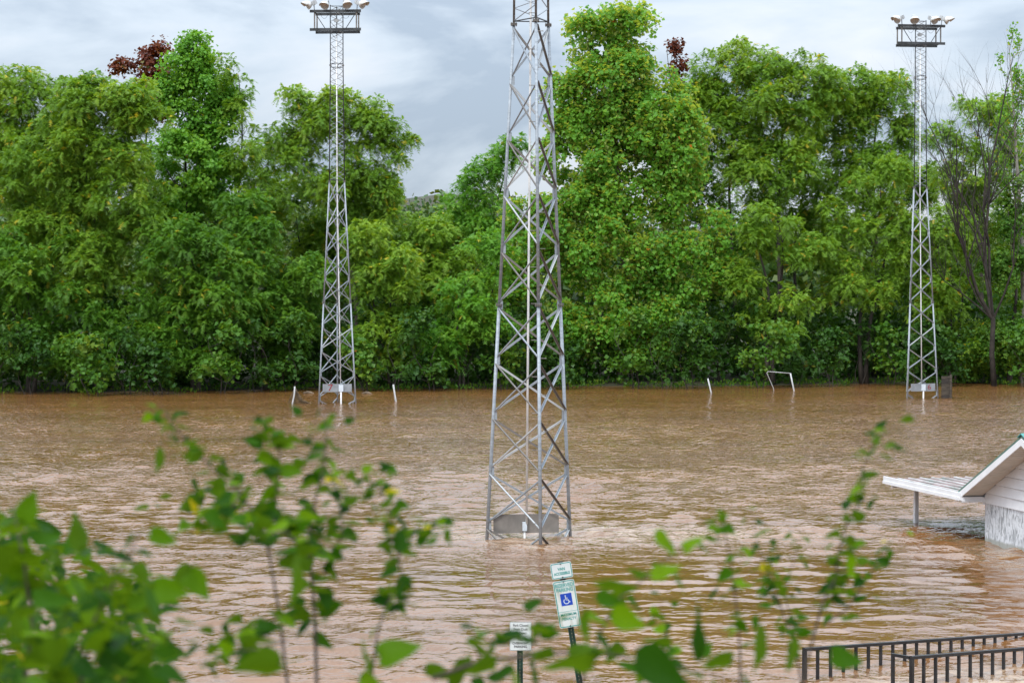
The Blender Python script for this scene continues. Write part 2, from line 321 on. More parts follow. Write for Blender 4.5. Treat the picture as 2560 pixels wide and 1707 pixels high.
def water_mesh():
    """wave surface: sum of many short-crested wave trains, finer towards the near bank"""
    r = np.random.default_rng(12)
    ys = [22.0]
    while ys[-1] < 142: ys.append(ys[-1] * (1.0026 if ys[-1] < 66 else 1.0045))
    ys = np.array(ys); nc = 300; u = np.linspace(-1, 1, nc)
    Y = np.repeat(ys[:, None], nc, 1); X = u[None, :] * (0.29 * Y + 1.5); dy = Y * np.where(Y < 66, 0.0026, 0.0036)
    # patchiness: gusts and current seams
    pn = sum(np.sin(X * a + Y * b + c) * w for a, b, c, w in ((.11, .23, 1.0, .5), (-.19, .31, 2.6, .4), (.43, .17, 4.0, .3), (.31, -.52, .7, .3), (.9, .7, 3.3, .2)))
    A = np.clip(0.95 + 0.45 * pn, .35, 1.6)
    slack = np.clip(1.35 - np.hypot((X - 4.5) / 8.5, (Y - 37) / 7.0) + .12 * pn, 0, 1); A *= 1 - .55 * np.minimum(1, slack * 1.6)
    ch = np.zeros_like(X)
    for cx, cy, rx, ry in ZONES: ch = np.maximum(ch, np.clip(1.6 - 1.2 * np.hypot((X - cx) / rx, (Y - cy) / ry), 0, 1))
    A = A + .7 * ch
    Zh = np.zeros_like(X); DX = np.zeros_like(X); DY = np.zeros_like(X)
    nw = 84; lam = np.exp(r.uniform(np.log(.28), np.log(1.5), nw)); th = r.normal(0, .62, nw) + math.pi / 2 - .1; ph = r.uniform(0, 6.283, nw)
    for l, t, p in zip(lam, th, ph):
        k = 2 * math.pi / l; slope = 0.0225 * (l / .7) ** .05
        fade = np.clip((l / dy - 2.2) / 2.0, 0, 1) * slope / k
        # slow wander of the crests keeps them short
        q = k * (X * math.cos(t) + Y * math.sin(t)) + p + 1.3 * np.sin(X * .7 / l * .35 + p * 3 + Y * .21) + .8 * np.sin(Y * .5 / l * .3 - X * .33 + p)
        c_, s_ = np.cos(q), np.sin(q)
        Zh += fade * c_; DX -= fade * math.cos(t) * s_ * .8; DY -= fade * math.sin(t) * s_ * .8
    V = np.stack([X + DX * A, Y + DY * A, Zh * A], -1).reshape(-1, 3)
    nr = len(ys); a = (np.arange(nr - 1)[:, None] * nc + np.arange(nc - 1)[None, :]).ravel()
    Q = np.stack([a, a + 1, a + nc + 1, a + nc], 1)
    # flat aprons outside the view and under the near bank
    e = len(V); ex = []; eq = []
    def quad(p):
        n0 = e + len(ex); ex.extend(p); eq.append((n0, n0 + 1, n0 + 2, n0 + 3))
    h0, h1 = .29 * ys[0] + 1.5, .29 * ys[-1] + 1.5
    quad([(-140, 8, 0), (140, 8, 0), (140, ys[0], 0), (-140, ys[0], 0)])
    quad([(-140, ys[0], 0), (-h0, ys[0], 0), (-h1, ys[-1], 0), (-140, ys[-1], 0)])
    quad([(h0, ys[0], 0), (140, ys[0], 0), (140, ys[-1], 0), (h1, ys[-1], 0)])
    return mesh_np('flood_water', np.concatenate([V, np.array(ex)]), np.concatenate([Q, np.array(eq)]), M['water'], True)
tag(obj('flood_water', water_mesh()), kind='structure')
# ground: one sheet, camera bank -> drowned field -> far bank -> hill
def ground_z(x, y):
    if y < 4.6: return 3.85
    if y < 22: return 3.85 + (y - 4.6) * (-1.03 - 3.85) / 17.4
    s = float(shore(x))
    if y < s - 8: return -1.03
    if y < s + 6: return -1.03 + (y - s + 8) / 14 * 1.18
    if y < s + 40: return 0.15 + (y - s - 6) * 0.04
    return 1.51 + (y - s - 40) * 0.045 * (1 - 0.3 * math.sin(x * 0.02))
gy = [-30, -4, 0, 2, 4.6, 10, 16, 22, 40, 60, 80, 95, 104] + list(range(107, 176, 3)) + [200, 260, 340, 450, 700, 1200, 2400]
gx = [-1200, -500, -250] + list(range(-140, 141, 5)) + [250, 500, 1200]
V = [(x, y, ground_z(max(-140, min(140, x)), y)) for y in gy for x in gx]
n = len(gx)
Fc = [(r * n + i, r * n + i + 1, (r + 1) * n + i + 1, (r + 1) * n + i) for r in range(len(gy) - 1) for i in range(n - 1)]
tag(obj('ground', mesh('ground', V, Fc, M['bank'], True)), kind='structure')
# ------------------------------------------------------------------ foliage kernels
def unit(v): return v / np.maximum(np.linalg.norm(v, axis=-1, keepdims=True), 1e-9)
def rsphere(r, n): return unit(r.normal(size=(n, 3)))
def pinnate(r, P, Dr, Ln, droop, pairs, ll, lw):
    """feather leaves: P bases, Dr directions, Ln lengths -> quads of opposite leaflets"""
    n = len(P); g = np.array([0, 0, -1.0])
    side0 = unit(np.cross(Dr, np.array([0, 0, 1.0])) + r.normal(size=(n, 3)) * 0.25)
    out = np.empty((n, pairs, 4, 3), np.float32)
    dp = droop * (0.6 + 0.8 * r.random(n))[:, None]
    for j in range(pairs):
        t = 0.22 + 0.78 * (j + 0.5) / pairs
        c = P + Ln[:, None] * (Dr * t + g * dp * t * t)
        tn = unit(Dr + g * dp * 2 * t)
        sc = (1.0 - 0.45 * abs(t - 0.55)) * (0.8 + 0.4 * r.random(n))[:, None]
        dn = g * (0.15 + 0.5 * r.random(n))[:, None]
        out[:, j, 0] = c - tn * lw * 0.5
        out[:, j, 1] = c + (side0 + tn * 0.45 + dn) * ll * sc
        out[:, j, 2] = c + tn * lw * 0.6
        out[:, j, 3] = c + (-side0 + tn * 0.45 + dn) * ll * sc
    return out.reshape(-1, 4, 3)
def kite(r, P, Dr, Nm, ln, wd):
    n = len(P); side = unit(np.cross(Dr, Nm)); l = (ln * (0.7 + 0.6 * r.random(n)))[:, None]
    fold = Nm * 0.18
    out = np.empty((n, 4, 3), np.float32)
    out[:, 0] = P
    out[:, 1] = P + (Dr * 0.5 + side * wd + fold) * l
    out[:, 2] = P + Dr * l
    out[:, 3] = P + (Dr * 0.5 - side * wd + fold) * l
    return out
def lobes_to_leaves(r, Cn, Rd, kind, dens=1.0, size=1.0, up=0.45, flat=0.8):
    dens *= .92; size *= 1.04
    """leaf quads for clumps at Cn with radii Rd"""
    out = []
    per = np.maximum(4, (26 * dens * (Rd / 0.9) ** 2)).astype(int)
    idx = np.repeat(np.arange(len(Cn)), per); n = len(idx)
    d = unit(rsphere(r, n) + np.array([0, 0, up]))
    P = Cn[idx] + d * (Rd[idx] * (0.45 + 0.6 * r.random(n) ** 0.6))[:, None] * np.array([1, 1, flat])
    if kind == 'pinnate':
        k = 6; ax = unit(d + np.array([0, 0, 0.5]))
        Dr = unit(np.repeat(ax, k, 0) * 0.55 + rsphere(r, n * k))
        Q = pinnate(r, np.repeat(P, k, 0), Dr, size * (0.36 + 0.22 * r.random(n * k)), 0.45, 5, 0.15 * size, 0.062 * size)
        lt = r.random(len(Cn))[idx]; tint = np.repeat(np.repeat(lt * .42 + r.random(n) * .25, k) + r.random(n * k) * 0.25, 5)
        sp = np.repeat(r.random(n * k) > 0.985, 5); tint[sp] = 1.0
    else:
        k = 15; ax = unit(d * 0.6 + np.array([0, 0, 0.1]))
        PP = np.repeat(P, k, 0) + r.normal(size=(n * k, 3)) * 0.16 * size
        wind = np.array([0.35, -0.25, 0.05])
        Nm = unit(np.repeat(ax, k, 0) * 0.6 + rsphere(r, n * k) * 0.8 + np.array([0, -0.1, 0.45]))
        Dr = rsphere(r, n * k) + np.array([0, 0, -0.45]) + wind; Dr = unit(Dr - Nm * np.sum(Dr * Nm, 1, keepdims=True))
        Q = kite(r, PP, Dr, Nm, 0.21 * size, 0.52)
        lt = r.random(len(Cn))[idx]; tint = np.repeat(lt * .42 + r.random(n) * .24, k) + r.random(n * k) * 0.30
        sp = r.random(n * k) > 0.9993; tint[sp] = 1.0
    return Q, tint
def quads_mesh(name, Q, tint, mat):
    n = len(Q); V = Q.reshape(-1, 3); b = (np.arange(n) * 4)[:, None]
    T = np.concatenate([b + np.array([[0, 1, 2]]), b + np.array([[0, 2, 3]])], 1).reshape(-1, 3)
    return mesh_np(name, V, T, mat, False, np.repeat(tint, 2))
NTRI = [0]
def make_tree(name, label, cat, base, ells, leaf, kind='pinnate', bark='trunk', seed=0, dens=1.0, size=1.0, nl=2.7, trunk_r=0.16, group=None, sparse=0.0, stems=1, lobe_r=(0.65, 1.2)):
    """ells: (x, z, rx, rz, dy) crown ellipsoids in metres relative to the base"""
    r = np.random.default_rng(seed); rd = random.Random(seed)
    root = empty(name, tuple(base)); tag(root, label, cat, group)
    Cn = []; Rd = []
    for (ex, ez, rx, rz, dy) in ells:
        rx *= 1.08; rz *= 1.05; m = max(5, int(nl * rx * rz)); ry = min(rx, 3.2) * 0.85
        d = rsphere(r, m); rad = (0.25 + 0.75 * r.random(m) ** 0.5)[:, None]
        d[:, 1] = np.where(r.random(m) < 0.35, -np.abs(d[:, 1]), d[:, 1])
        lr = r.uniform(lobe_r[0], lobe_r[1], m) * min(1.0, 0.5 + 0.3 * min(rx, rz))
        sh = np.maximum(0.3, 1 - lr[:, None] * 0.5 / np.array([rx, ry, rz]))
        Cn.append(np.array([ex, dy, ez]) + d * rad * np.array([rx, ry, rz]) * sh); Rd.append(lr)
    Cn = np.concatenate(Cn); Rd = np.concatenate(Rd)
    ok = Cn[:, 2] > 0.5; Cn = Cn[ok]; Rd = Rd[ok]
    Q, tint = lobes_to_leaves(r, Cn, Rd, kind, dens, size)
    ok = Q[:, :, 2].min(1) > 0.02 - min(0, base[2]); Q = Q[ok]; tint = tint[ok]
    # skeleton: trunk(s), then each clump joins the nearest lower branch point
    top = max(e[1] for e in ells); topx = max(ells, key=lambda e: e[1])[0]
    mb = MB(); sk = []
    for s_ in range(stems):
        ox = (s_ - (stems - 1) / 2) * 0.9; ph = rd.random() * 6
        pts = []; rs = []
        for i in range(11):
            t = i / 10; z = t * top
            pts.append((ox * (0.3 + t) + (topx * 0.9) * t * t + 0.22 * math.sin(ph + t * 5) * t * 3, 0.25 * math.cos(ph + t * 4) * t * 2, z))
            rs.append(trunk_r * (1 - 0.85 * t) * (1.25 if i == 0 else 1) / (stems ** 0.4))
        mb.tube(pts, rs, 8)
        for p, q in zip(pts[2:], rs[2:]): sk.append((p, q))
    skP = np.array([p for p, _ in sk]); skR = [q for _, q in sk]
    order = np.argsort(np.linalg.norm(Cn[:, :2], axis=1))
    for i in order:
        c = Cn[i]; dv = skP - c
        cost = np.linalg.norm(dv, axis=1) + np.maximum(0, skP[:, 2] - c[2] + 0.5) * 2.5
        j = int(np.argmin(cost)); p = skP[j]
        L = np.linalg.norm(c - p)
        mid = (p + c) / 2 + np.array([0, 0, -0.06 * L]) + r.normal(size=3) * 0.06 * L
        r0 = min(skR[j] * 0.75, 0.03 + 0.016 * L); r1 = max(0.010, r0 * 0.45)
        mb.tube([p, mid, c], [r0, (r0 + r1) / 2, r1], 4, False)
        skP = np.vstack([skP, mid, c]); skR += [(r0 + r1) / 2, r1]
    mb.build('trunk', M[bark], root, True)
    obj('crown', quads_mesh('crown', Q, tint, M[leaf]), None, root)
    NTRI[0] += len(Q) * 2
    return root
def tree_px(name, label, cat, bx, off, ells, leaf, **kw):
    """ells in reduced photo pixels (2352 wide): (x, y, rx, ry[, depth shift])"""
    X = (bx * K - W / 2) / F * 121
    D = float(shore(X)) + off
    bp = px(bx * K, HZ, D); bz = ground_z(bp[0], D) - 0.05
    s = K * D / F; L = []
    for e in ells:
        p = px(e[0] * K, e[1] * K, D); L.append((p[0] - bp[0], p[2] - bz, e[2] * s, e[3] * s, e[4] if len(e) > 4 else 0.0))
    return make_tree(name, label, cat, (bp[0], D, bz), L, leaf, **kw)
def trees():
    G = 'trees of the flooded treeline'
    tree_px('walnut_tree', 'rounded yellow-green tree at the bare-sky end of the treeline, farthest from the dead tree', 'tree', 40, 13, [(60, 225, 100, 95), (130, 270, 60, 70), (-30, 300, 110, 140), (60, 400, 130, 130)], 'lf_walnut', seed=1, trunk_r=.2)
    tree_px('walnut_tree', 'broad feathery green tree in front of the maroon-leaved tree', 'tree', 215, 6, [(235, 295, 130, 120), (190, 235, 60, 55), (320, 250, 90, 75), (110, 430, 140, 130), (300, 450, 130, 130), (190, 600, 170, 140)], 'lf_walnut', seed=2, trunk_r=.22)
    tree_px('maroon_tree', 'tall tree with maroon leaves rising over the green treeline', 'tree', 350, 18, [(354, 118, 32, 44), (290, 158, 28, 22), (345, 185, 46, 50), (375, 200, 40, 50), (330, 260, 60, 60)], 'lf_red', kind='kite', seed=3, dens=.9, size=1.15, nl=4, lobe_r=(.5, .8), trunk_r=.15)
    tree_px('maple_tree', 'pointed broad-leaved green tree between the maroon tree and the airy tree', 'tree', 440, 12, [(448, 145, 58, 62), (405, 230, 60, 60), (470, 240, 70, 80), (450, 380, 105, 110)], 'lf_bright', kind='kite', seed=4, dens=1.0, size=1.05, trunk_r=.17)
    tree_px('ash_tree', 'slim airy green tree with sky showing between its sprays', 'tree', 545, 9, [(530, 170, 42, 60), (570, 230, 40, 60), (560, 330, 55, 90), (555, 440, 62, 80)], 'lf_walnut', seed=5, dens=.62, trunk_r=.14, lobe_r=(.5, .9))
    tree_px('walnut_tree', 'dark green drooping tree hanging low over the water beside the broad feathery tree', 'tree', 450, 3.5, [(430, 600, 115, 95), (490, 700, 120, 110), (370, 745, 95, 95), (430, 820, 80, 50)], 'lf_deep', seed=6, trunk_r=.2, stems=2)
    tree_px('walnut_tree', 'low dark green tree at the bank in front of the bare-sky end', 'tree', 70, 3.5, [(60, 620, 125, 140), (190, 780, 95, 95), (30, 790, 90, 70)], 'lf_deep', seed=7, trunk_r=.18, stems=2)
    tree_px('locust_tree', 'golden-green tree behind tower 7 with one long branch reaching over the gap', 'tree', 820, 9, [(770, 275, 110, 80), (680, 310, 58, 100), (850, 300, 62, 85), (905, 365, 55, 35), (945, 325, 20, 14), (760, 420, 120, 110), (870, 470, 75, 80)], 'lf_walnut', seed=8, trunk_r=.2)
    tree_px('walnut_tree', 'mid-height green tree at the bank between the dark drooping tree and tower 7', 'tree', 610, 4, [(600, 600, 100, 105), (650, 740, 95, 95), (560, 500, 55, 65), (700, 640, 60, 90)], 'lf_deep', seed=9, trunk_r=.16)
    tree_px('sapling_tree', 'bright yellow-green young tree standing in the gap of the treeline', 'tree', 985, 9, [(985, 540, 65, 70), (1000, 650, 100, 100)], 'lf_lime', seed=10, trunk_r=.12)
    tree_px('walnut_tree', 'fresh green tree at the bank beside tower 7, towards the gap', 'tree', 900, 4.5, [(890, 630, 90, 105), (870, 770, 90, 75), (840, 560, 50, 60)], 'lf_walnut', seed=11, trunk_r=.13, stems=2)
    tree_px('sumac_tree', 'feathery dark-topped tree between the gap and the sycamore', 'tree', 1115, 12, [(1105, 410, 52, 52), (1150, 350, 55, 45), (1090, 500, 80, 90)], 'lf_bright', seed=12, trunk_r=.16)
    tree_px('sapling_tree', 'low bushy green tree at the bank below the gap', 'tree', 1060, 3.5, [(1070, 720, 90, 90), (990, 790, 75, 60), (1120, 610, 60, 80)], 'lf_bright', seed=13, trunk_r=.12, stems=2)
    tree_px('sycamore_tree', 'giant broad-leaved sycamore with pale leaf undersides, tallest of the treeline', 'tree', 1430, 6, [(1412, 90, 112, 85), (1395, 200, 125, 110), (1400, 300, 130, 90), (1305, 260, 55, 100), (1500, 265, 105, 115), (1380, 390, 140, 120), (1570, 310, 55, 90), (1550, 400, 85, 120), (1230, 530, 90, 90), (1390, 570, 170, 130), (1570, 590, 125, 125), (1180, 650, 80, 75), (1380, 740, 150, 95), (1510, 745, 120, 80), (1280, 800, 90, 60)], 'lf_syc', kind='kite', bark='grey_bark', seed=14, dens=.62, size=1.2, nl=2.6, trunk_r=.32)
    tree_px('rusty_tree', 'tree with a thin rust-red tip showing beside the top of the sycamore', 'tree', 1560, 20, [(1550, 118, 15, 24), (1560, 170, 24, 40)], 'lf_red', kind='kite', seed=15, dens=.6, size=1.1, nl=4, lobe_r=(.5, .8), trunk_r=.13)
    tree_px('ash_tree', 'tall loose green tree next to the sycamore, behind the dark forked trunks', 'tree', 1690, 12, [(1680, 170, 88, 78), (1612, 210, 55, 85), (1635, 290, 80, 120), (1710, 320, 85, 110)], 'lf_walnut', seed=16, dens=.85, trunk_r=.18)
    tree_px('walnut_tree', 'feathery green tree with plume-like sprays at its top', 'tree', 1800, 9, [(1800, 235, 100, 95), (1880, 215, 60, 75), (1835, 155, 38, 45), (1775, 150, 34, 42), (1770, 390, 110, 110)], 'lf_walnut', seed=17, trunk_r=.2)
    tree_px('walnut_tree', 'wide rounded green tree beside tower 6', 'tree', 2010, 9, [(1935, 240, 92, 90), (2030, 230, 72, 78), (2075, 330, 36, 70), (1980, 370, 120, 120)], 'lf_walnut', seed=18, trunk_r=.22)
    tree_px('walnut_tree', 'lime-green tree with drooping sprays and forked dark trunk near tower 6', 'tree', 1985, 4.5, [(2040, 430, 55, 75), (1970, 480, 75, 75), (1900, 560, 90, 60), (1960, 650, 110, 85), (2060, 560, 60, 90)], 'lf_lime', seed=19, trunk_r=.22, stems=2, nl=1.9)
    tree_px('walnut_tree', 'open green tree with black trunk between the sycamore and the lime-green tree', 'tree', 1770, 5, [(1760, 520, 90, 55), (1840, 600, 60, 50), (1800, 730, 95, 70), (1700, 640, 50, 60)], 'lf_lime', seed=20, trunk_r=.24, stems=2, nl=1.8)
    tree_px('walnut_tree', 'yellowish round tree behind the dead tree', 'tree', 2250, 10, [(2260, 260, 75, 60), (2170, 330, 45, 45), (2240, 400, 110, 95), (2330, 330, 45, 80)], 'lf_lime', seed=21, dens=.8, trunk_r=.18)
    tree_px('vine_tree', 'tree smothered in dark vine leaves beside the dead tree', 'tree', 2320, 3, [(2335, 480, 40, 90), (2320, 640, 60, 90), (2290, 780, 85, 75), (2370, 740, 60, 110)], 'lf_vine', kind='kite', seed=22, dens=.85, size=.9, trunk_r=.18, nl=2.6)
    tree_px('sapling_tree', 'yellow-green young tree between tower 6 and the vine-covered tree', 'tree', 2190, 4.5, [(2180, 540, 65, 75), (2170, 670, 80, 85), (2220, 790, 70, 65)], 'lf_lime', seed=23, trunk_r=.12, stems=2)
    # second row, seen between the front crowns
    for k, (bx, lab, ells, lf) in enumerate((
        (130, 'tree filling the gap behind the rounded yellow-green tree and the low dark tree', [(130, 360, 110, 100), (120, 520, 130, 120)], 'lf_bright'),
        (390, 'dark green tree filling in below the maroon and the pointed trees', [(390, 400, 110, 100), (400, 540, 120, 120)], 'lf_deep'),
        (540, 'mid-green tree behind the slim airy tree', [(520, 520, 90, 100), (600, 430, 70, 80), (615, 350, 50, 60)], 'lf_walnut'),
        (720, 'mid-green tree filling in behind tower 7', [(700, 500, 100, 110), (780, 600, 110, 110)], 'lf_walnut'),
        (940, 'pale green tree at the foot of the sky gap', [(940, 560, 90, 80), (960, 660, 120, 100)], 'lf_lime'),
        (1060, 'green tree rising behind the young tree of the gap', [(1060, 520, 70, 80), (1050, 640, 110, 110)], 'lf_walnut'),
        (1620, 'shaded green tree in the corner behind the sycamore', [(1610, 440, 90, 110), (1640, 620, 110, 130)], 'lf_deep'),
        (1830, 'green tree filling in behind the black forked trunks', [(1850, 380, 90, 100), (1860, 520, 120, 110), (1740, 540, 100, 110)], 'lf_walnut'),
        (2090, 'green tree filling in behind tower 6', [(2080, 440, 80, 100), (2090, 600, 110, 120), (2120, 730, 90, 90)], 'lf_walnut'),
        (2230, 'green tree filling in behind the dead tree and the vines', [(2250, 540, 100, 100), (2280, 680, 110, 110)], 'lf_walnut'))):
        tree_px('background_tree', lab, 'tree', bx, 14 + (k % 3) * 1.5, ells, lf, seed=40 + k, dens=.5, size=1.4, nl=2.0, trunk_r=.17)
    # bank bushes
    rr = random.Random(5); bx = -15; i = 0
    lab = ['low dark feathery bush leaning over the far waterline', 'low broad-leaved bush with round leaves on the far waterline', 'shadowy feathery bush set back under the trees of the far bank', 'fresh green broad-leaved bush on the far waterline']
    while bx < 2390:
        w = rr.uniform(42, 66); y = 862 - bx * 0.011; q = i % 4; back = q == 2
        tree_px('bank_bush', lab[q], 'bush', bx, (4.0 if back else -0.6) + rr.random() * (1.9 if back else 2.2), [(bx, y - rr.random() * 16 - (25 if back else 0), w * 1.1, 28 + rr.random() * 18), (bx + rr.uniform(-35, 35), y - 40 - rr.random() * 60, w * rr.uniform(.6, 1.1), rr.uniform(28, 50))], ['lf_bush_shade', 'lf_bush_shade', 'lf_bush_shade', 'lf_vine'][q], kind=['pinnate', 'kite'][i % 2], seed=60 + i, dens=.40, size=[.95, 1.25][i % 2], nl=3.4, trunk_r=.05, stems=2, lobe_r=(.5, .9), group=['feathery waterline bushes', 'broad-leaved waterline bushes', 'set-back shadowy bushes', 'fresh green waterline bushes'][q])
        bx += w * 1.4; i += 1
trees()
def woods():
    """far-off wood on the rising ground, reads as one mass"""
    r = np.random.default_rng(99)
    Cn = []; Rd = []
    def fill(n, y0, y1, zt, rmin, rmax, xr=1.35):
        y = r.uniform(y0, y1, n); x = r.uniform(-1, 1, n) * y * 0.26 * xr
        g = np.array([ground_z(max(-140, min(140, a)), b) for a, b in zip(x, y)])
        h = zt(x, y) * (0.55 + 0.45 * r.random(n)) * r.random(n) ** 0.6
        Cn.append(np.stack([x, y, g + np.maximum(h, .4)], 1)); Rd.append(r.uniform(rmin, rmax, n))
    fill(520, 146, 168, lambda x, y: 9.5 + 2 * np.sin(x * .3), 1.2, 2.0)
    fill(420, 225, 330, lambda x, y: 8 + 2 * np.sin(x * .1 + y), 2.2, 3.4)
    fill(460, 340, 470, lambda x, y: 10 + 4.0 * np.sin(x * .05 + 2.0), 2.8, 4.4)
    Cn = np.concatenate(Cn); Rd = np.concatenate(Rd)
    idx = np.repeat(np.arange(len(Cn)), 50); n = len(idx)
    d = unit(rsphere(r, n) + np.array([0, -.3, .4])); P = Cn[idx] + d * (Rd[idx] * (.5 + .5 * r.random(n)))[:, None]
    Nm = unit(d + rsphere(r, n) * .8); Dr = rsphere(r, n); Dr = unit(Dr - Nm * np.sum(Dr * Nm, 1, keepdims=True))
    Q = np.concatenate([kite(r, P[i:i + 1], Dr[i:i + 1], Nm[i:i + 1], .3, .5) for i in ()]) if False else None
    l = (0.42 + 0.22 * Rd[idx])
    side = unit(np.cross(Dr, Nm)); Q = np.empty((n, 4, 3), np.float32)
    Q[:, 0] = P; Q[:, 1] = P + (Dr * .5 + side * .5) * l[:, None]; Q[:, 2] = P + Dr * l[:, None]; Q[:, 3] = P + (Dr * .5 - side * .5) * l[:, None]
    NTRI[0] += n * 2
    tag(obj('distant_wood', quads_mesh('distant_wood', Q, r.random(n), M['lf_far'])), 'hazy green wood on the hillside behind the treeline', 'wood', kind='stuff')
woods()
def undergrowth():
    """tangle of saplings and creepers under the trees: one mass"""
    r = np.random.default_rng(77); m = 900
    x = r.uniform(-42, 46, m); y = np.array([float(shore(a)) for a in x]) + r.uniform(4.5, 15, m); z = r.uniform(.2, 5.2, m)
    Cn = np.stack([x, y, z], 1); k = 44; n = m * k; idx = np.repeat(np.arange(m), k)
    P = Cn[idx] + rsphere(r, n) * (1.25 * r.random(n) ** .5)[:, None]; P[:, 2] = np.maximum(P[:, 2], .25)
    Nm = unit(rsphere(r, n) + np.array([0, 0, .4])); Dr = rsphere(r, n); Dr = unit(Dr - Nm * np.sum(Dr * Nm, 1, keepdims=True))
    Q = kite(r, P, Dr, Nm, .36, .5); NTRI[0] += 2 * n
    tag(obj('undergrowth', quads_mesh('undergrowth', Q, r.random(n) * .8, M['lf_bush_shade'])), 'dark tangled undergrowth beneath the far trees', 'undergrowth', kind='stuff')
undergrowth()
def grass_fringe():
    r = np.random.default_rng(31); n = 3500
    x = r.uniform(-36, 40, n); y = np.array([float(shore(a)) for a in x]) + 3.5 + 1.6 * np.sin(x * 1.7) * np.sin(x * .61 + 1) + r.random(n) * 2.4 - .6
    z = np.maximum(np.array([ground_z(a, b) for a, b in zip(x, y)]), -0.05)
    P = np.stack([x, y, z + r.random(n) * .25], 1); Dr = unit(r.normal(size=(n, 3)) * .5 + np.array([0, -.3, .9])); Nm = unit(np.cross(Dr, rsphere(r, n)))
    Q = kite(r, P, Dr, Nm, .2, .3); NTRI[0] += 2 * n
    tag(obj('bank_weeds', quads_mesh('bank_weeds', Q, r.random(n) * .9, M['lf_vine'])), 'low green weeds along the far waterline', 'weeds', kind='stuff')
grass_fringe()
def dead_trees():
    rd = random.Random(3)
    def grow(mb, p, d, L, r0, depth, spread):
        pts = [p]; rs = [r0]; q = Vector(p); dv = Vector(d).normalized(); n = 6
        for i in range(n):
            dv = (dv + Vector((rd.gauss(0, .13), rd.gauss(0, .13), rd.gauss(.06, .07)))).normalized(); q = q + dv * (L / n); pts.append(q.copy()); rs.append(r0 * (1 - .85 * (i + 1) / n))
        mb.tube(pts, rs, 5 if depth else 7, False)
        if depth < 3:
            for k in range(12 if depth < 2 else 7):
                i = rd.randint(2, n - 1); a = rd.uniform(0, 6.28); sd = Vector((math.cos(a), math.sin(a), 0))
                grow(mb, tuple(pts[i]), dv * .9 + sd * spread + Vector((0, 0, .25)), L * rd.uniform(.3, .5), rs[i] * .55, depth + 1, spread)
    D = float(shore(24)) - .2
    b = px(2285 * K, HZ, D); bz = ground_z(b[0], D) - .05
    root = empty('dead_tree', (b[0], D, bz)); tag(root, 'bare dead tree with many dark upright branches near tower 6', 'tree')
    mb = MB(); tr = [(0, 0, 0), (-.15, .1, 2.5), (-.1, 0, 4.6), (-.5, .1, 7.2)]
    mb.tube(tr, [.2, .17, .15, .12], 8)
    for (ax, az, L, r0) in ((-.24, 1, 14.2, .17), (.02, 1, 15.0, .17), (-.42, 1, 12.0, .12), (-.75, 1, 9.6, .10), (.20, 1, 11.0, .11), (-.6, .7, 8.0, .08), (-.12, 1, 13.0, .12)):
        grow(mb, tr[rd.choice([2, 3])], (ax, rd.uniform(-.2, .2), az), L, r0 * .7, 1, .6)
    grow(mb, tr[2], (-.45, 0, .9), 12.5, .14, 1, .5)
    mb.build('trunk', M['dead_bark'], root, True)
    # tall slim poplar with a few leaves
    D2 = float(shore(26)) + 5; b = px(2345 * K, HZ, D2); bz = ground_z(b[0], D2) - .05
    root = empty('poplar_tree', (b[0], D2, bz)); tag(root, 'tall slim poplar with sparse leaves and pale trunk behind the dead tree', 'tree')
    mb = MB(); tr = [(0, 0, 0), (.2, 0, 5), (.05, .1, 10), (-.35, 0, 15), (-.6, 0, 19), (-.9, 0, 22.6)]
    mb.tube(tr, [.2, .18, .15, .1, .06, .015], 8)
    lp = []
    for k in range(34):
        t = rd.uniform(.32, .97); i = int(t * 5); f = t * 5 - i; p = Vector(tr[i]).lerp(Vector(tr[i + 1]), f); a = rd.uniform(0, 6.28); L = (1.2 - t) * 4.5 + .6
        q = p + Vector((math.cos(a) * .38, math.sin(a) * .38, .9)) * L
        m_ = p.lerp(q, .5) + Vector((math.cos(a), math.sin(a), 0)) * .18 * L
        mb.tube([p, m_, q], [.035 * (1.3 - t), .02, .008], 4, False)
        for j in range(16): lp.append(p.lerp(m_, rd.random()) if rd.random() < .25 else m_.lerp(q, rd.random()))
    mb.build('trunk', M['pale_bark'], root, True)
    r = np.random.default_rng(8); P = np.repeat(np.array([tuple(v) for v in lp]), 4, 0); P = P + r.normal(size=P.shape) * .14; n = len(P)
    Nm = unit(rsphere(r, n) + np.array([0, 0, .4])); Dr = rsphere(r, n); Dr = unit(Dr - Nm * np.sum(Dr * Nm, 1, keepdims=True))
    obj('crown', quads_mesh('crown', kite(r, P, Dr, Nm, .17, .5), r.random(n), M['lf_bright']), None, root)
dead_trees()
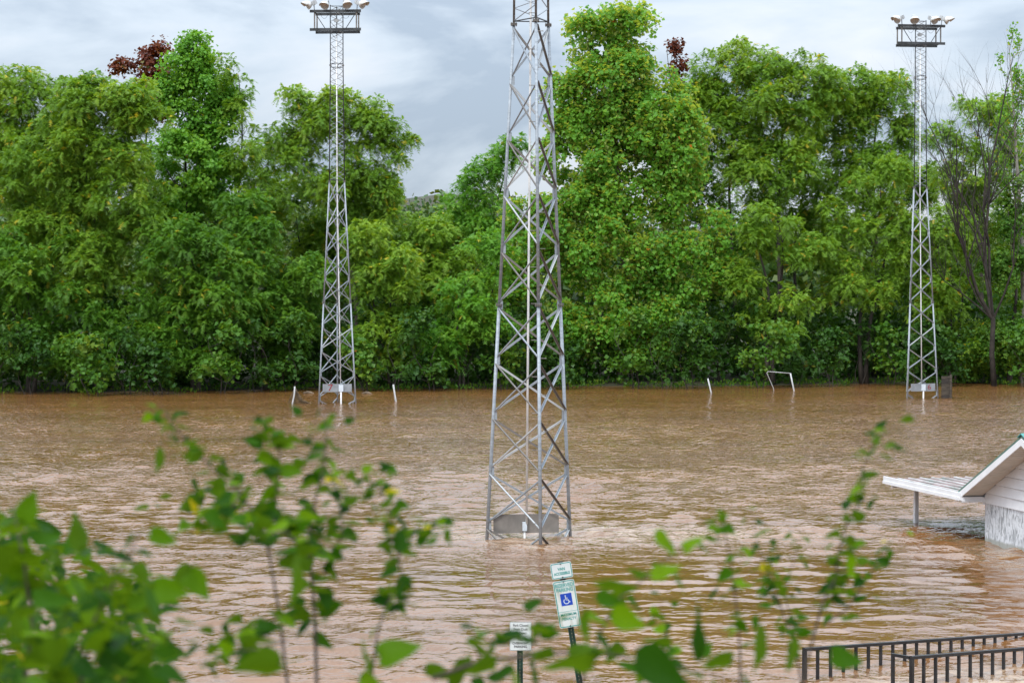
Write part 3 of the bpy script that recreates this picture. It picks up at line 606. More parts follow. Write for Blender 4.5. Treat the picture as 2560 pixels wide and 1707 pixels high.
# ------------------------------------------------------------------ floodlight towers
GZ = -1.03
UNIT = {}
def unit_meshes():
    V, Fc = tube([(0, 0, 0), (0, 0, 1)], 1, 10); UNIT['rod'] = (V, Fc)
    UNIT['rod6'] = tube([(0, 0, 0), (0, 0, 1)], 1, 6)
    b = MB(); w, t = .5, .06       # angle iron, flange width 1
    prof = [(-w, 0), (w, 0), (w, -1 * .9), (w - t * 2, -.9), (w - t * 2, -t * 2), (-w, -t * 2)]
    b.prism(prof, 2, 0, 1); UNIT['angle'] = (b.v, b.f)
unit_meshes()
UM = {}
def umesh(kind, mat):
    k = (kind, mat)
    if k not in UM: UM[k] = mesh(kind, *UNIT[kind], M[mat], kind.startswith('rod'))
    return UM[k]
def textmesh(body, size, mat, sx=1.0, bold=0.0, spacing=1.0):
    cu = bpy.data.curves.new('lettering', 'FONT'); cu.body = body; cu.size = size; cu.align_x = 'CENTER'; cu.align_y = 'CENTER'; cu.offset = bold; cu.space_character = spacing; cu.extrude = 0.0006
    o = bpy.data.objects.new('lettering', cu); C.objects.link(o)
    dg = bpy.context.evaluated_depsgraph_get(); dg.update()
    me = bpy.data.meshes.new_from_object(o.evaluated_get(dg)); bpy.data.objects.remove(o); bpy.data.curves.remove(cu)
    for v in me.vertices: v.co.x *= sx
    me.materials.clear(); me.materials.append(M[mat]); return me
FACE = Matrix.Rotation(R(90), 4, 'X')      # text plane XY -> XZ, facing -Y
def at(x, y, z): return Matrix.Translation((x, y, z))
def floodlight(parent, loc, yaw, tilt):
    """round sports floodlight: dish, visor, ballast box, yoke"""
    root = empty('floodlight', loc); root.parent = parent
    A = at(0, 0, .40) @ Matrix.Rotation(yaw, 4, 'Z') @ Matrix.Rotation(R(90) + tilt, 4, 'X') @ at(0, 0, .44) @ Matrix.Scale(.88, 4)   # local +Z = beam
    b = MB(); b.lathe([(.05, -.26), (.15, -.23), (.23, -.12), (.27, 0), (.28, 0), (.24, -.13), (.16, -.25), (.05, -.28)], 22)
    d = b.build('dish', M['lamp_shell'], root, True, A)
    b = MB(); b.lathe([(.001, -.20), (.12, -.19), (.20, -.11), (.262, -.008)], 22); b.build('reflector', M['lamp_inner'], d, True)
    V = []; Fc = []; n = 16                                    # visor: half hood running forward from the upper rim
    for i in range(n + 1):
        a = math.pi * (i / n) * 1.0
        ln = .10 + .20 * math.sin(a)
        V += [(.285 * math.cos(a), .285 * math.sin(a), -.02), (.30 * math.cos(a), .30 * math.sin(a) * .98, ln), (.292 * math.cos(a), .292 * math.sin(a) * .97, ln), (.277 * math.cos(a), .277 * math.sin(a), -.02)]
    for i in range(n):
        for k in range(4): Fc.append((i * 4 + k, i * 4 + (k + 1) % 4, i * 4 + 4 + (k + 1) % 4, i * 4 + 4 + k))
    Fc += [(0, 3, 2, 1), (n * 4, n * 4 + 1, n * 4 + 2, n * 4 + 3)]
    obj('visor', mesh('visor', V, Fc, M['lamp_shell'], True), None, root, A)
    b = MB(); b.box(-.10, .10, -.13, .11, -.62, -.28); b.box(-.12, .12, -.15, .13, -.5, -.47); b.build('ballast_box', M['galv_pale'], root, False, A)
    mid = A @ Vector((0, 0, -.45))
    b = MB(); b.tube([(0, 0, 0), tuple(mid * .55), tuple(mid)], .028, 8); b.build('yoke', M['galv'], root)
def tower(label, cx, cy, phi0, number=None, back_panel=False, pegs=False, zmid=5.39, ztr=11.81, zfl=17.96, ztop=21.15, yaw0=0.0):
    root = empty('floodlight_tower', (cx, cy, GZ)); tag(root, label, 'tower', 'floodlight towers standing in the flood')
    Z = lambda z: z - GZ
    s = lambda z: 1.957 - .098 * z if z <= ztr else (.80 - .13 * min(1, (z - ztr) / (zfl - ztr)))
    ang = [phi0 + k * 2 * math.pi / 3 for k in range(3)]
    leg = lambda k, z: Vector((math.cos(ang[k % 3]), math.sin(ang[k % 3]), 0)) * (s(z) / math.sqrt(3)) + Vector((0, 0, Z(z)))
    for k in range(3):
        b = MB(); b.tube([leg(k, GZ), leg(k, zmid)], .041, 10); b.tube([leg(k, zmid), leg(k, ztr)], .037, 10)
        b.build('leg', M['galv'], root, True)
        b = MB(); b.tube([leg(k, ztr), leg(k, zfl), leg(k, ztop)], .027, 8); b.build('upper_leg', M['galv_dull_shade'] if not number else M['dark_steel'], root, True)
        for zz, rr in ((zmid, .085), (ztr, .08), (zfl, .06)):
            b = MB()
            for dz in (-.022, .006):
                b.tube([leg(k, zz) + Vector((0, 0, dz)), leg(k, zz) + Vector((0, 0, dz + .017))], rr, 10)
            for q in range(4):
                a = q * math.pi / 2 + .4; o_ = Vector((math.cos(a), math.sin(a), 0)) * rr * .78; b.tube([leg(k, zz) + o_ + Vector((0, 0, -.045)), leg(k, zz) + o_ + Vector((0, 0, .045))], .012, 6)
            b.build('flange', M['galv_dull_shade'], root)
    # X-braced panels of the two lower sections
    nodes = []
    for (za, zb) in ((GZ + .04, zmid), (zmid, ztr)):
        nodes.append([za + (zb - za) * i / 5 for i in range(6)])
    for sec in nodes:
        for i in range(5):
            za, zb = sec[i] + .09, sec[i + 1] - .09
            for k in range(3):
                nrm = (leg(k, 0) + leg(k + 1, 0)); nrm.z = 0
                n1 = nrm.normalized()
                for j in range(2):
                    a, b_ = (leg(k, za), leg(k + 1, zb)) if j == 0 else (leg(k + 1, za), leg(k, zb))
                    off = n1 * (.012 if j else -.03)
                    in_shade = (k == 0 and j == 1) or (k == 2 and j == 1 and (i * 7 + k) % 3) or (k == 1 and j == 0 and i % 2 == 0)  # one diagonal per face darkened: flange shade put into its colour
                    if number: in_shade = (k == 2 and j == 0 and i % 2 == 0)
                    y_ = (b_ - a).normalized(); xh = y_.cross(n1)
                    o = obj('brace', umesh('angle', 'galv_dull_shade' if in_shade else ('galv_pale' if (i + k + j) % 4 == 0 else 'galv')), None, root, between(a + off, b_ + off, .047, xh))
            for k in range(3):          # gusset plates
                p = leg(k, sec[i]); b = MB(); inn = Vector((-p.x, -p.y, 0)).normalized()
                q = p + inn * .06
                b.box(-.03, .03, -.006, .006, -.10, .10); b.build('gusset', M['galv'], root, False, Matrix.Translation(q) @ Matrix.Rotation(math.atan2(inn.y, inn.x), 4, 'Z'))
    # zig-zag rods of the slim upper mast
    nz = int((ztop - ztr - .1) / .285); h = (ztop - ztr - .1) / nz
    for k in range(3):
        for i in range(nz):
            za, zb = ztr + .08 + i * h, ztr + .08 + (i + 1) * h
            a, b_ = (leg(k, za), leg(k + 1, zb)) if i % 2 == 0 else (leg(k + 1, za), leg(k, zb))
            o = obj('lattice_rod', umesh('rod6', 'galv_dull_shade' if (zb > 16 and number) else 'galv'), None, root, between(a, b_, .0115))
        for zz in (ztr + .07, zfl - .1, zfl + .1, ztop - .05):
            obj('lattice_ring_rod', umesh('rod6', 'dark_steel'), None, root, between(leg(k, zz), leg(k + 1, zz), .014))
    # cross frame and lamps
    fr = empty('lamp_frame', (0, 0, 0), (0, 0, yaw0)); fr.parent = root
    zl, zu = Z(19.83), Z(20.80)
    ch = lambda z: [(-.04, z - .07), (.04, z - .07), (.04, z - .055), (-.02, z - .055), (-.02, z + .055), (.04, z + .055), (.04, z + .07), (-.04, z + .07)]
    for (y, x0, x1, z) in ((-.42, -1.37, 1.37, zl), (-.42, -1.37, 1.37, zu), (.42, -1.2, 1.2, zl - .04), (.42, -1.2, 1.2, zu - .04)):
        b = MB(); b.prism([(y + p, q) for p, q in ch(z)], 0, x0, x1); b.build('beam', M['dark_steel'], fr)
    for x in (-1.12, 1.12):
        for y in (-.40, .40):
            b = MB(); b.box(x - .035, x + .035, y - .02, y + .02, zl - .02, zu + .02); b.build('frame_post', M['galv_dull_shade'], fr)
        b = MB(); b.tube([(x, -.40, zu - .05), (x * .5, -.40, zl + .06)], .022, 6); b.build('frame_strut', M['dark_steel'], fr)
        b = MB(); b.tube([(x, -.42, zl), (x, .42, zl - .03)], .022, 6); b.tube([(x, -.42, zu), (x, .42, zu - .03)], .022, 6); b.build('frame_tie', M['dark_steel'], fr)
    sg = -1 if number else 1
    for (x, yaw, tl) in ((-1.12, -66, 24), (-.45, -10, 30), (.52, 24, 28), (1.15, 66, 24)):
        floodlight(fr, (x, -.42 * (1 if number else -1), zu + .07), R(yaw) if number else R(180 - yaw), R(tl))
    b = MB()
    for x, w in ((-.6, .5), (.55, .55)):
        b.tube([(x + w * (t - .5), -.38, zu - .08 - .32 * math.sin(math.pi * t)) for t in np.linspace(0, 1, 9)], .008, 5)
    b.build('cable', M['ink'], fr)
    b = MB(); b.box(-.10, .10, -.2, -.1, zu - .55, zu - .38); b.box(-.16, .16, -.17, -.13, zu - .48, zu - .44); b.build('junction_box', M['galv_pale'], fr)
    # conduit, number panel and switch box
    fy = .5 if back_panel else -.5
    fmid = (leg(1, 1) + leg(2, 1)) / 2; out = Vector((fmid.x, fmid.y, 0)).normalized()
    tang = Vector((-out.y, out.x, 0));
    if tang.x < 0: tang = -tang
    ap = lambda z: s(z) / (2 * math.sqrt(3))
    pz0, pz1 = (.09, .53) if back_panel else (.62, 1.05)
    if number == '6': pz0, pz1 = .40, .83
    pc = (pz0 + pz1) / 2
    px0 = -.05 if back_panel else 0.0
    b = MB(); b.box(-.77, .77, -.006, .006, -(pz1 - pz0) / 2, (pz1 - pz0) / 2)
    rotz = math.atan2(tang.y, tang.x)
    base = Matrix.Translation(out * (ap(pc) + .07) + tang * px0 + Vector((0, 0, Z(pc)))) @ Matrix.Rotation(rotz, 4, 'Z')
    b.build('number_panel', M['panel_back'] if back_panel else M['panel'], root, False, base)
    sgn = -1 if not back_panel else -1
    bxo = {'7': .20, '6': -.02}.get(number, -.05)
    b = MB()
    if back_panel: b.box(bxo - .05, bxo + .05, -.12, -.02, -.16, .04)
    else: b.box(bxo - .12, bxo + .12, -.12, -.02, -.19, .17)
    b.build('switch_box', M['box_white'], root, False, base)
    if number:
        nx = {'7': -.37, '6': .39}[number]
        obj('number', textmesh(number, .50 if number == '7' else .42, 'red_paint', 1.15), None, root, base @ at(nx, -.012, 0) @ FACE)
    cpos = lambda z: out * (ap(z) - .03) + tang * (bxo * max(0, 1 - max(z, 0) / 13) - .01) + Vector((0, 0, Z(z)))
    b = MB(); b.tube([cpos(pc), cpos(zmid), cpos(ztr), cpos(19.6)], .026 if back_panel else .030, 8); b.build('conduit', M['pipe_white'], root, True)
    low = base @ Vector((bxo, -.07, 0))
    b = MB(); b.tube([(low.x, low.y, Z(pc) - .17), (low.x, low.y, 0.0)], .024 if back_panel else .045, 8); b.build('riser_pipe', M['pipe_white'], root, True)
    if pegs:
        for i in range(34):
            z = .5 + i * .41; p = leg(0, z); sd = 1 if i % 2 else -1
            b = MB(); b.tube([p, p + Vector((sd * .16, -.02, 0))], .0095, 6); b.tube([p + Vector((sd * .155, -.02, 0)), p + Vector((sd * .165, -.02, 0))], .018, 6); b.build('step_peg', M['galv_dull_shade'], root)
    return root
p = px(1331.6, HZ, 45.6); tower('floodlight tower with blank dark panel and step pegs, brown water churning at its foot', p[0], 45.6, R(-81.5), None, True, True)
p = px(842.9, HZ, 106.3); tower('floodlight tower with a red 7 on its panel, beside a half-sunk goal', p[0], 106.3, R(94.7), '7', yaw0=R(-4))
p = px(2294.6, HZ, 112.0); tower('floodlight tower with a red 6 on its panel, beside a plank box', p[0], 112.0, R(108.5), '6', yaw0=R(7))
# ------------------------------------------------------------------ flooded park building with porch roof
def stucco():
    m, t, out = newmat('streaked_stucco'); L = t.links.new
    b = N('ShaderNodeBsdfPrincipled', t); L(b.outputs[0], out.inputs[0]); b.inputs['Roughness'].default_value = .85
    tc = N('ShaderNodeTexCoord', t); mp = N('ShaderNodeMapping', t); mp.inputs['Scale'].default_value = (9, 9, 2.6); L(tc.outputs['Object'], mp.inputs[0])
    nz = N('ShaderNodeTexNoise', t); nz.inputs['Scale'].default_value = 1.6; nz.inputs['Detail'].default_value = 5; nz.inputs['Roughness'].default_value = .65; nz.inputs['Distortion'].default_value = 1.2; L(mp.outputs[0], nz.inputs['Vector'])
    cr = N('ShaderNodeValToRGB', t); e = cr.color_ramp.elements; e[0].position = .40; e[0].color = (.30, .32, .34, 1); e[1].position = .53; e[1].color = (.70, .73, .77, 1); L(nz.outputs[0], cr.inputs[0])
    # tide stain just above the water
    sp = N('ShaderNodeSeparateXYZ', t); L(tc.outputs['Object'], sp.inputs[0])
    n2 = N('ShaderNodeTexNoise', t); n2.inputs['Scale'].default_value = 3; L(tc.outputs['Object'], n2.inputs['Vector'])
    ma = N('ShaderNodeMath', t, operation='MULTIPLY_ADD'); L(n2.outputs[0], ma.inputs[0]); ma.inputs[1].default_value = -.10; L(sp.outputs['Z'], ma.inputs[2])
    mr = N('ShaderNodeMapRange', t); L(ma.outputs[0], mr.inputs[0]); mr.inputs[1].default_value = 1.10; mr.inputs[2].default_value = 1.05; mr.inputs[3].default_value = 0; mr.inputs[4].default_value = .8
    mx = N('ShaderNodeMix', t, data_type='RGBA'); L(mr.outputs[0], mx.inputs[0]); L(cr.outputs[0], mx.inputs[6]); mx.inputs[7].default_value = (.30, .31, .27, 1); L(mx.outputs[2], b.inputs['Base Color'])
    bp = N('ShaderNodeBump', t); bp.inputs['Strength'].default_value = .6; bp.inputs['Distance'].default_value = .02; L(nz.outputs[0], bp.inputs['Height']); L(bp.outputs[0], b.inputs['Normal'])
    return m
M['stucco'] = stucco()
M['rib'] = pmat('dirty_rib', (0.62, 0.62, 0.61), 0.6, 0, 0.1, 5, (1, .3, 1), col2=(0.34, 0.32, 0.30))
M['gap'] = pmat('gap_shadow_board', (0.10, 0.10, 0.10), 0.8)  # dark backing colour draws the lap shade between the clapboards
def building():
    th = math.atan2(.217, .976)
    root = empty('park_building', (10.76, 45.2, GZ), (0, 0, th)); tag(root, 'white sided park building with green roof standing in flood water', 'building')
    Z = lambda z: z - GZ
    Wd = 5.66; LX = 9.0; sl = .4755; RY = -2.83; zt = 1.113; ey = .324; ex = -.536
    roofz = lambda y: zt + (ey - y) * sl if y > RY else zt + (ey - (2 * RY - y)) * sl
    b = MB(); b.box(0, LX, -Wd, 0, 0, Z(.95)); b.build('wall', M['stucco'], root)
    # gable filler and clapboards
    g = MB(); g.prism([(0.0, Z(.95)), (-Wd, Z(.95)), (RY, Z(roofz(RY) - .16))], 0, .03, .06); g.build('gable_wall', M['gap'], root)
    z = .90; bh = .215
    while z < 2.35:
        y0 = 0.02
        def lim(zz): return ey - (zz - zt + .17) / sl
        ya = min(y0, lim(z)); yb = min(y0, lim(z + bh)); yc = 2 * RY - ya; ydd = 2 * RY - yb
        if yb <= ydd + .05: break
        V = [(-.042, ya, Z(z)), (-.042, yc, Z(z)), (-.006, ydd, Z(z + bh)), (-.006, yb, Z(z + bh)), (.025, ya, Z(z)), (.025, yc, Z(z)), (.025, ydd, Z(z + bh)), (.025, yb, Z(z + bh))]
        obj('siding_board', mesh('siding_board', V, [(0, 3, 2, 1), (4, 5, 6, 7), (0, 1, 5, 4), (1, 2, 6, 5), (2, 3, 7, 6), (3, 0, 4, 7)], M['siding']), None, root)
        z += bh + .013
    b = MB(); b.box(-.05, .05, -.03, .05, Z(.86), Z(1.02)); b.build('corner_trim', M['siding'], root)
    # roof slopes
    for sg in (1, -1):
        f = lambda y: y if sg == 1 else 2 * RY - y
        r_ = MB(); prof = [(f(ey), Z(zt)), (f(RY), Z(roofz(RY))), (f(RY), Z(roofz(RY) - .05)), (f(ey), Z(zt - .05))]
        r_.prism(prof if sg == 1 else prof[::-1], 0, ex, LX); rf = r_.build('roof', M['green_roof'], root)
        rb = MB()
        for i in range(24):
            x = ex + .02 + i * .4; rb.prism([(f(ey), Z(zt + .002)), (f(RY + .05), Z(roofz(RY + .05) + .002)), (f(RY + .05), Z(roofz(RY + .05) + .028)), (f(ey), Z(zt + .028))], 0, x, x + .035)
        rb.build('roof_ribs', M['green_roof'], rf)
        fa = MB(); prof = [(f(ey + .01), Z(zt - .055)), (f(RY), Z(roofz(RY) - .055)), (f(RY), Z(roofz(RY) - .205)), (f(ey + .01), Z(zt - .205))]
        fa.prism(prof if sg == 1 else prof[::-1], 0, ex - .022, ex + .003); fa.build('rake_board', M['white_paint'], root)
        so = MB(); n = 30
        for i in range(n):               # ribbed vinyl soffit under the rake
            ya = ey - .02 + (RY - ey) * i / n; yb = ey - .02 + (RY - ey) * (i + .82) / n; yc = ey - .02 + (RY - ey) * (i + 1) / n
            P = [(f(ya), Z(roofz(ya) - .185)), (f(yb), Z(roofz(yb) - .185)), (f(yb), Z(roofz(yb) - .172)), (f(yc), Z(roofz(yc) - .172)), (f(yc), Z(roofz(yc) - .15)), (f(ya), Z(roofz(ya) - .15))]
            so.prism(P if sg == 1 else P[::-1], 0, ex + .004, -.035)
        so.build('soffit', M['soffit'], root)
        ev = MB(); y0, y1 = sorted((f(ey - .31), f(ey + .005))); ev.box(ex + .006, -.036, y0, y1, Z(.91), Z(.905 + .13)); ev.box(ex + .001, -.03, y0 - .006, y1 + .004, Z(.925), Z(.955)); ev.build('eave_box', M['siding'], root)
        e2 = MB(); y0, y1 = sorted((f(ey - .31), f(ey + .002))); e2.box(-.03, LX, y0 + .02, y1 - .01, Z(.92), Z(1.03)); e2.build('eave_fascia', M['white_paint'], root)
    cap = MB(); cap.prism([(RY - .16, Z(roofz(RY) - .05)), (RY, Z(roofz(RY) + .03)), (RY + .16, Z(roofz(RY) - .05)), (RY + .16, Z(roofz(RY) - .03)), (RY, Z(roofz(RY) + .055)), (RY - .16, Z(roofz(RY) - .03))], 0, ex - .03, LX); cap.build('ridge_cap', M['teal_cap'], root)
    # flat porch roof beyond the eave
    mt, t, out = newmat('mossy_pan'); L = t.links.new
    b_ = N('ShaderNodeBsdfPrincipled', t); L(b_.outputs[0], out.inputs[0]); b_.inputs['Roughness'].default_value = .6
    tc = N('ShaderNodeTexCoord', t); mp = N('ShaderNodeMapping', t); mp.inputs['Scale'].default_value = (5, 1.4, 1); L(tc.outputs['Object'], mp.inputs[0]); nz = N('ShaderNodeTexNoise', t); nz.inputs['Scale'].default_value = 1.2; nz.inputs['Detail'].default_value = 7; nz.inputs['Roughness'].default_value = .7; L(mp.outputs[0], nz.inputs['Vector'])
    cr = N('ShaderNodeValToRGB', t); e = cr.color_ramp.elements; e[0].position = .44; e[0].color = (.05, .07, .05, 1); e[1].position = .74; e[1].color = (.50, .49, .49, 1); m_ = e.new(.50); m_.color = (.14, .075, .07, 1); m2 = e.new(.60); m2.color = (.30, .20, .19, 1)
    L(nz.outputs[0], cr.inputs[0]); L(cr.outputs[0], b_.inputs['Base Color']); M['pan'] = mt
    y0, y1 = ey + .02, ey + 4.14
    b = MB(); b.box(ex + .01, LX, y0, y1 - .02, Z(1.0), Z(1.06)); pr = b.build('porch_roof', M['pan'], root)
    for i in range(31):
        x = ex + .02 + i * .305; r_ = MB(); r_.prism([(x, Z(1.06)), (x + .05, Z(1.06)), (x + .045, Z(1.080)), (x + .005, Z(1.080))], 1, y0, y1 + .01)
        r_.build('roof_rib', M['rib'], pr)
    b = MB(); b.box(ex - .03, ex + .008, y0 - .3, y1 + .02, Z(.955), Z(1.125)); b.box(ex - .045, ex - .03, y0 - .2, y1 + .03, Z(.945), Z(1.02)); b.build('porch_fascia', M['white_paint'], root)
    b = MB(); b.box(ex + .02, LX, 4.0, 4.12, Z(.88), Z(.998)); b.build('porch_beam', M['white_paint'], root)
    for x in (.126, 3.6, 7.1):
        b = MB(); b.box(x - .047, x + .047, 4.01, 4.11, 0, Z(.879)); b.box(x - .053, x + .053, 4.035, 4.085, .0, Z(.86)); b.build('porch_post', M['white_paint'], root)
building()
# ------------------------------------------------------------------ ramp railings
def railing(label, p0, p1, n_before, sp, z0, slope, length, loop, group='black steel railings of the drowned ramp'):
    d = Vector((p1[0] - p0[0], p1[1] - p0[1], 0)).normalized(); nrm = Vector((-d.y, d.x, 0))
    root = empty('ramp_railing', (p0[0], p0[1], GZ)); tag(root, label, 'railing', group)
    top = lambda t: z0 - slope * t - GZ
    th = math.atan2(d.y, d.x); Rz = Matrix.Rotation(th, 4, 'Z')
    t0 = -n_before * sp - .02
    b = MB(); w = .027
    V = []
    for t in (t0, length):
        for (q, z) in ((-w, -.03), (w, -.03), (w, .012), (w * .6, .018), (-w * .6, .018), (-w, .012)): V.append((t, q, top(t) + z))
    b.add(V, [(0, 1, 2, 3, 4, 5)[::-1], (6, 7, 8, 9, 10, 11)] + [(i, (i + 1) % 6, 6 + (i + 1) % 6, 6 + i) for i in range(6)]); b.build('top_rail', M['black_paint'], root, False, Rz)
    b = MB(); b.add([(t, q, top(t) - zz) for t in (t0, length) for q, zz in ((-.02, .92), (.02, .92), (.02, .88), (-.02, .88))], [(3, 2, 1, 0), (4, 5, 6, 7)] + [(i, (i + 1) % 4, 4 + (i + 1) % 4, 4 + i) for i in range(4)]); b.build('bottom_rail', M['black_paint'], root, False, Rz)
    k = -n_before
    while k * sp < length:
        t = k * sp; h = .019 if k > -n_before else .026
        b = MB(); b.box(t - h, t + h, -h, h, 0 if (k + n_before) % 5 == 0 else top(t) - .9, top(t) - .028)
        b.build('end_post' if k == -n_before else 'baluster', M['black_paint'], root, False, Rz); k += 1
    if loop:
        t = t0 + .01
        b = MB(); b.box(t - .022, t + .022, .028, .34, top(t) - .03, top(t) + .012); b.box(t - .022, t + .022, .30, .34, top(t) - .45, top(t) - .031); b.box(t - .022, t + .022, .028, .30, top(t) - .45, top(t) - .41)
        b.build('return_loop', M['black_paint'], root, False, Rz)
a = on_water(2044, 1693); c = on_water(2539, 1595)
railing('long black steel railing sloping down until it sinks under the flood', a, c, 1, .297, .435, .072, 6.2, False)
a2 = on_water(2453.6, 1685.4); c2 = a2 + (c - a)
railing('black steel railing with a square return loop at its end', a2, c2, 6, .281, .34, .072, 4.5, True)
# ------------------------------------------------------------------ signs
def rounded(w, h, r, n=5):
    P = []
    for cx, cy, a0 in ((w / 2 - r, h / 2 - r, 0), (-w / 2 + r, h / 2 - r, 90), (-w / 2 + r, -h / 2 + r, 180), (w / 2 - r, -h / 2 + r, 270)):
        for i in range(n + 1): a = R(a0 + 90 * i / n); P.append((cx + r * math.cos(a), cy + r * math.sin(a)))
    return P
def plate(name, w, h, r, mat, parent, Mx, thick=.004):
    b = MB(); b.prism(rounded(w, h, r), 1, -thick / 2, thick / 2); return b.build(name, M[mat], parent, False, Mx)
def ring(name, w, h, r, bw, mat, parent, Mx):
    A = rounded(w, h, r); B = rounded(w - 2 * bw, h - 2 * bw, max(.004, r - bw)); n = len(A)
    V = [(p, -.0006, q) for p, q in A] + [(p, -.0006, q) for p, q in B] + [(p, .0004, q) for p, q in A] + [(p, .0004, q) for p, q in B]
    Fc = [(i, (i + 1) % n, n + (i + 1) % n, n + i) for i in range(n)] + [(2 * n + i, 3 * n + i, 3 * n + (i + 1) % n, 2 * n + (i + 1) % n) for i in range(n)]
    return obj(name, mesh(name, V, Fc, M[mat]), None, parent, Mx)
def stroke(b, P, w):
    """flat ribbon in XZ along 2-D points"""
    n = len(P); V = []
    for i in range(n):
        a = np.array(P[max(0, i - 1)]); c = np.array(P[min(n - 1, i + 1)]); t = (c - a) / np.linalg.norm(c - a); m = np.array([-t[1], t[0]]) * w / 2; q = np.array(P[i])
        V += [(q[0] + m[0], 0, q[1] + m[1]), (q[0] - m[0], 0, q[1] - m[1])]
    b.add(V, [(2 * i, 2 * i + 1, 2 * i + 3, 2 * i + 2) for i in range(n - 1)])
def uchannel(root, h):
    b = MB(); b.prism([(-.042, .0), (-.027, .0), (-.018, .026), (.018, .026), (.027, .0), (.042, .0), (.042, .005), (.031, .005), (.022, .031), (-.022, .031), (-.031, .005), (-.042, .005)][::-1], 2, 0, h)
    p = b.build('post', M['post_green'], root)
    hm = None
    for i in range(int(h / .0508) - 1):
        if hm is None:
            q = MB(); q.prism([(.0055 * math.cos(k * math.pi / 3), .0055 * math.sin(k * math.pi / 3)) for k in range(6)], 1, 0, .002); hm = mesh('punched_hole', q.v, q.f, M['hole'])
        obj('punched_hole', hm, None, p, at(0, .0235, .05 + i * .0508))
def bolt(parent, x, z):
    b = MB(); b.prism([(.009 * math.cos(k * math.pi / 4) + x, .009 * math.sin(k * math.pi / 4) + z) for k in range(8)], 1, -.012, -.003); b.build('bolt', M['old_wood2'], parent)
def signs():
    D = 28.0; lean = R(-9.2); b0 = on_water(1453, 1729.5)
    base = (b0[0] + 1.03 * math.tan(-lean), b0[1], GZ)
    root = empty('parking_sign', base, (0, lean, 0)); tag(root, 'leaning green post with teal and white accessible parking signs', 'sign')
    off = 1.03 / math.cos(lean)
    uchannel(root, off + 1.86)
    zr, zv = off + 1.262, off + 1.735
    rp = plate('parking_plate', .305, .665, .028, 'sign_dirty', root, at(0, -.004, zr))
    ring('border', .289, .649, .024, .011, 'teal', rp, at(0, -.003, 0))
    def tx(par, s_, size, x, z, mat, sx=1, bold=.0, sp=1.0): obj('lettering', textmesh(s_, size, mat, sx, bold, sp), None, par, at(x, -.0032, z) @ FACE)
    tx(rp, 'RESERVED', .074, 0, .262, 'teal', .77, .0016); tx(rp, 'PARKING', .074, 0, .198, 'teal', .77, .0016)
    tx(rp, 'MAXIMUM', .052, 0, -.150, 'teal', .92, .0010); tx(rp, 'PENALTY', .052, 0, -.212, 'teal', .92, .0010)
    b = MB(); b.box(-.132, .132, -.0012, -.0002, -.108, -.104); b.build('divider', M['teal'], rp, False, at(0, -.002, 0))
    sym = plate('symbol_plate', .160, .170, .004, 'sign_blue', rp, at(.004, -.003, .062), .002)
    w = MB()
    hd = [(.009 * math.cos(a) - .010, .009 * math.sin(a) + .052) for a in np.linspace(0, 2 * math.pi, 13)[:-1]]
    w.add([(p_, 0, q_) for p_, q_ in hd], [tuple(range(12))])
    stroke(w, [(-.010, .040), (-.006, -.008)], .012); stroke(w, [(-.008, .020), (.022, .019)], .009)
    stroke(w, [(-.010, -.006), (.024, -.007), (.038, -.042), (.052, -.037)], .011)
    stroke(w, [(-.004 + .036 * math.cos(a), -.024 + .036 * math.sin(a)) for a in np.linspace(R(128), R(345), 18)], .010)
    w.build('wheelchair_symbol', M['sign_white'], sym, False, at(0, -.0018, 0))
    bolt(rp, 0, .312); bolt(rp, 0, -.31)
    vp = plate('van_plate', .300, .225, .028, 'sign_white', root, at(0, -.004, zv)); ring('border', .286, .211, .024, .010, 'teal', vp, at(0, -.003, 0))
    tx(vp, 'VAN', .058, 0, .022, 'teal', .86, .0016); tx(vp, 'ACCESSIBLE', .055, 0, -.042, 'teal', .77, .0016)
    bolt(vp, 0, .094); bolt(vp, 0, -.094)
    b1 = on_water(1300, 1729.5)
    root = empty('park_hours_sign', (b1[0], b1[1], GZ)); tag(root, 'small white park hours sign on an upright green post', 'sign')
    uchannel(root, 1.03 + .98)
    s = plate('hours_plate', .305, .405, .014, 'sign_white', root, at(.008, -.004, 1.03 + .79))
    ring('border', .299, .399, .012, .003, 'ink', s, at(0, -.003, 0))
    tx(s, 'Park Closed', .052, 0, .152, 'ink', .84, .0005); tx(s, 'From Dusk', .052, 0, .098, 'ink', .84, .0005); tx(s, 'Till Dawn', .052, 0, .044, 'ink', .84, .0005)
    b = MB(); b.box(-.125, .100, -.0012, -.0002, -.006, -.002); b.build('divider', M['ink'], s, False, at(0, -.002, 0))
    tx(s, 'NO', .046, 0, -.052, 'ink', 1, .0015); tx(s, 'OVERNIGHT', .046, 0, -.100, 'ink', .88, .0015); tx(s, 'PARKING', .046, 0, -.148, 'ink', .95, .0015)
signs()
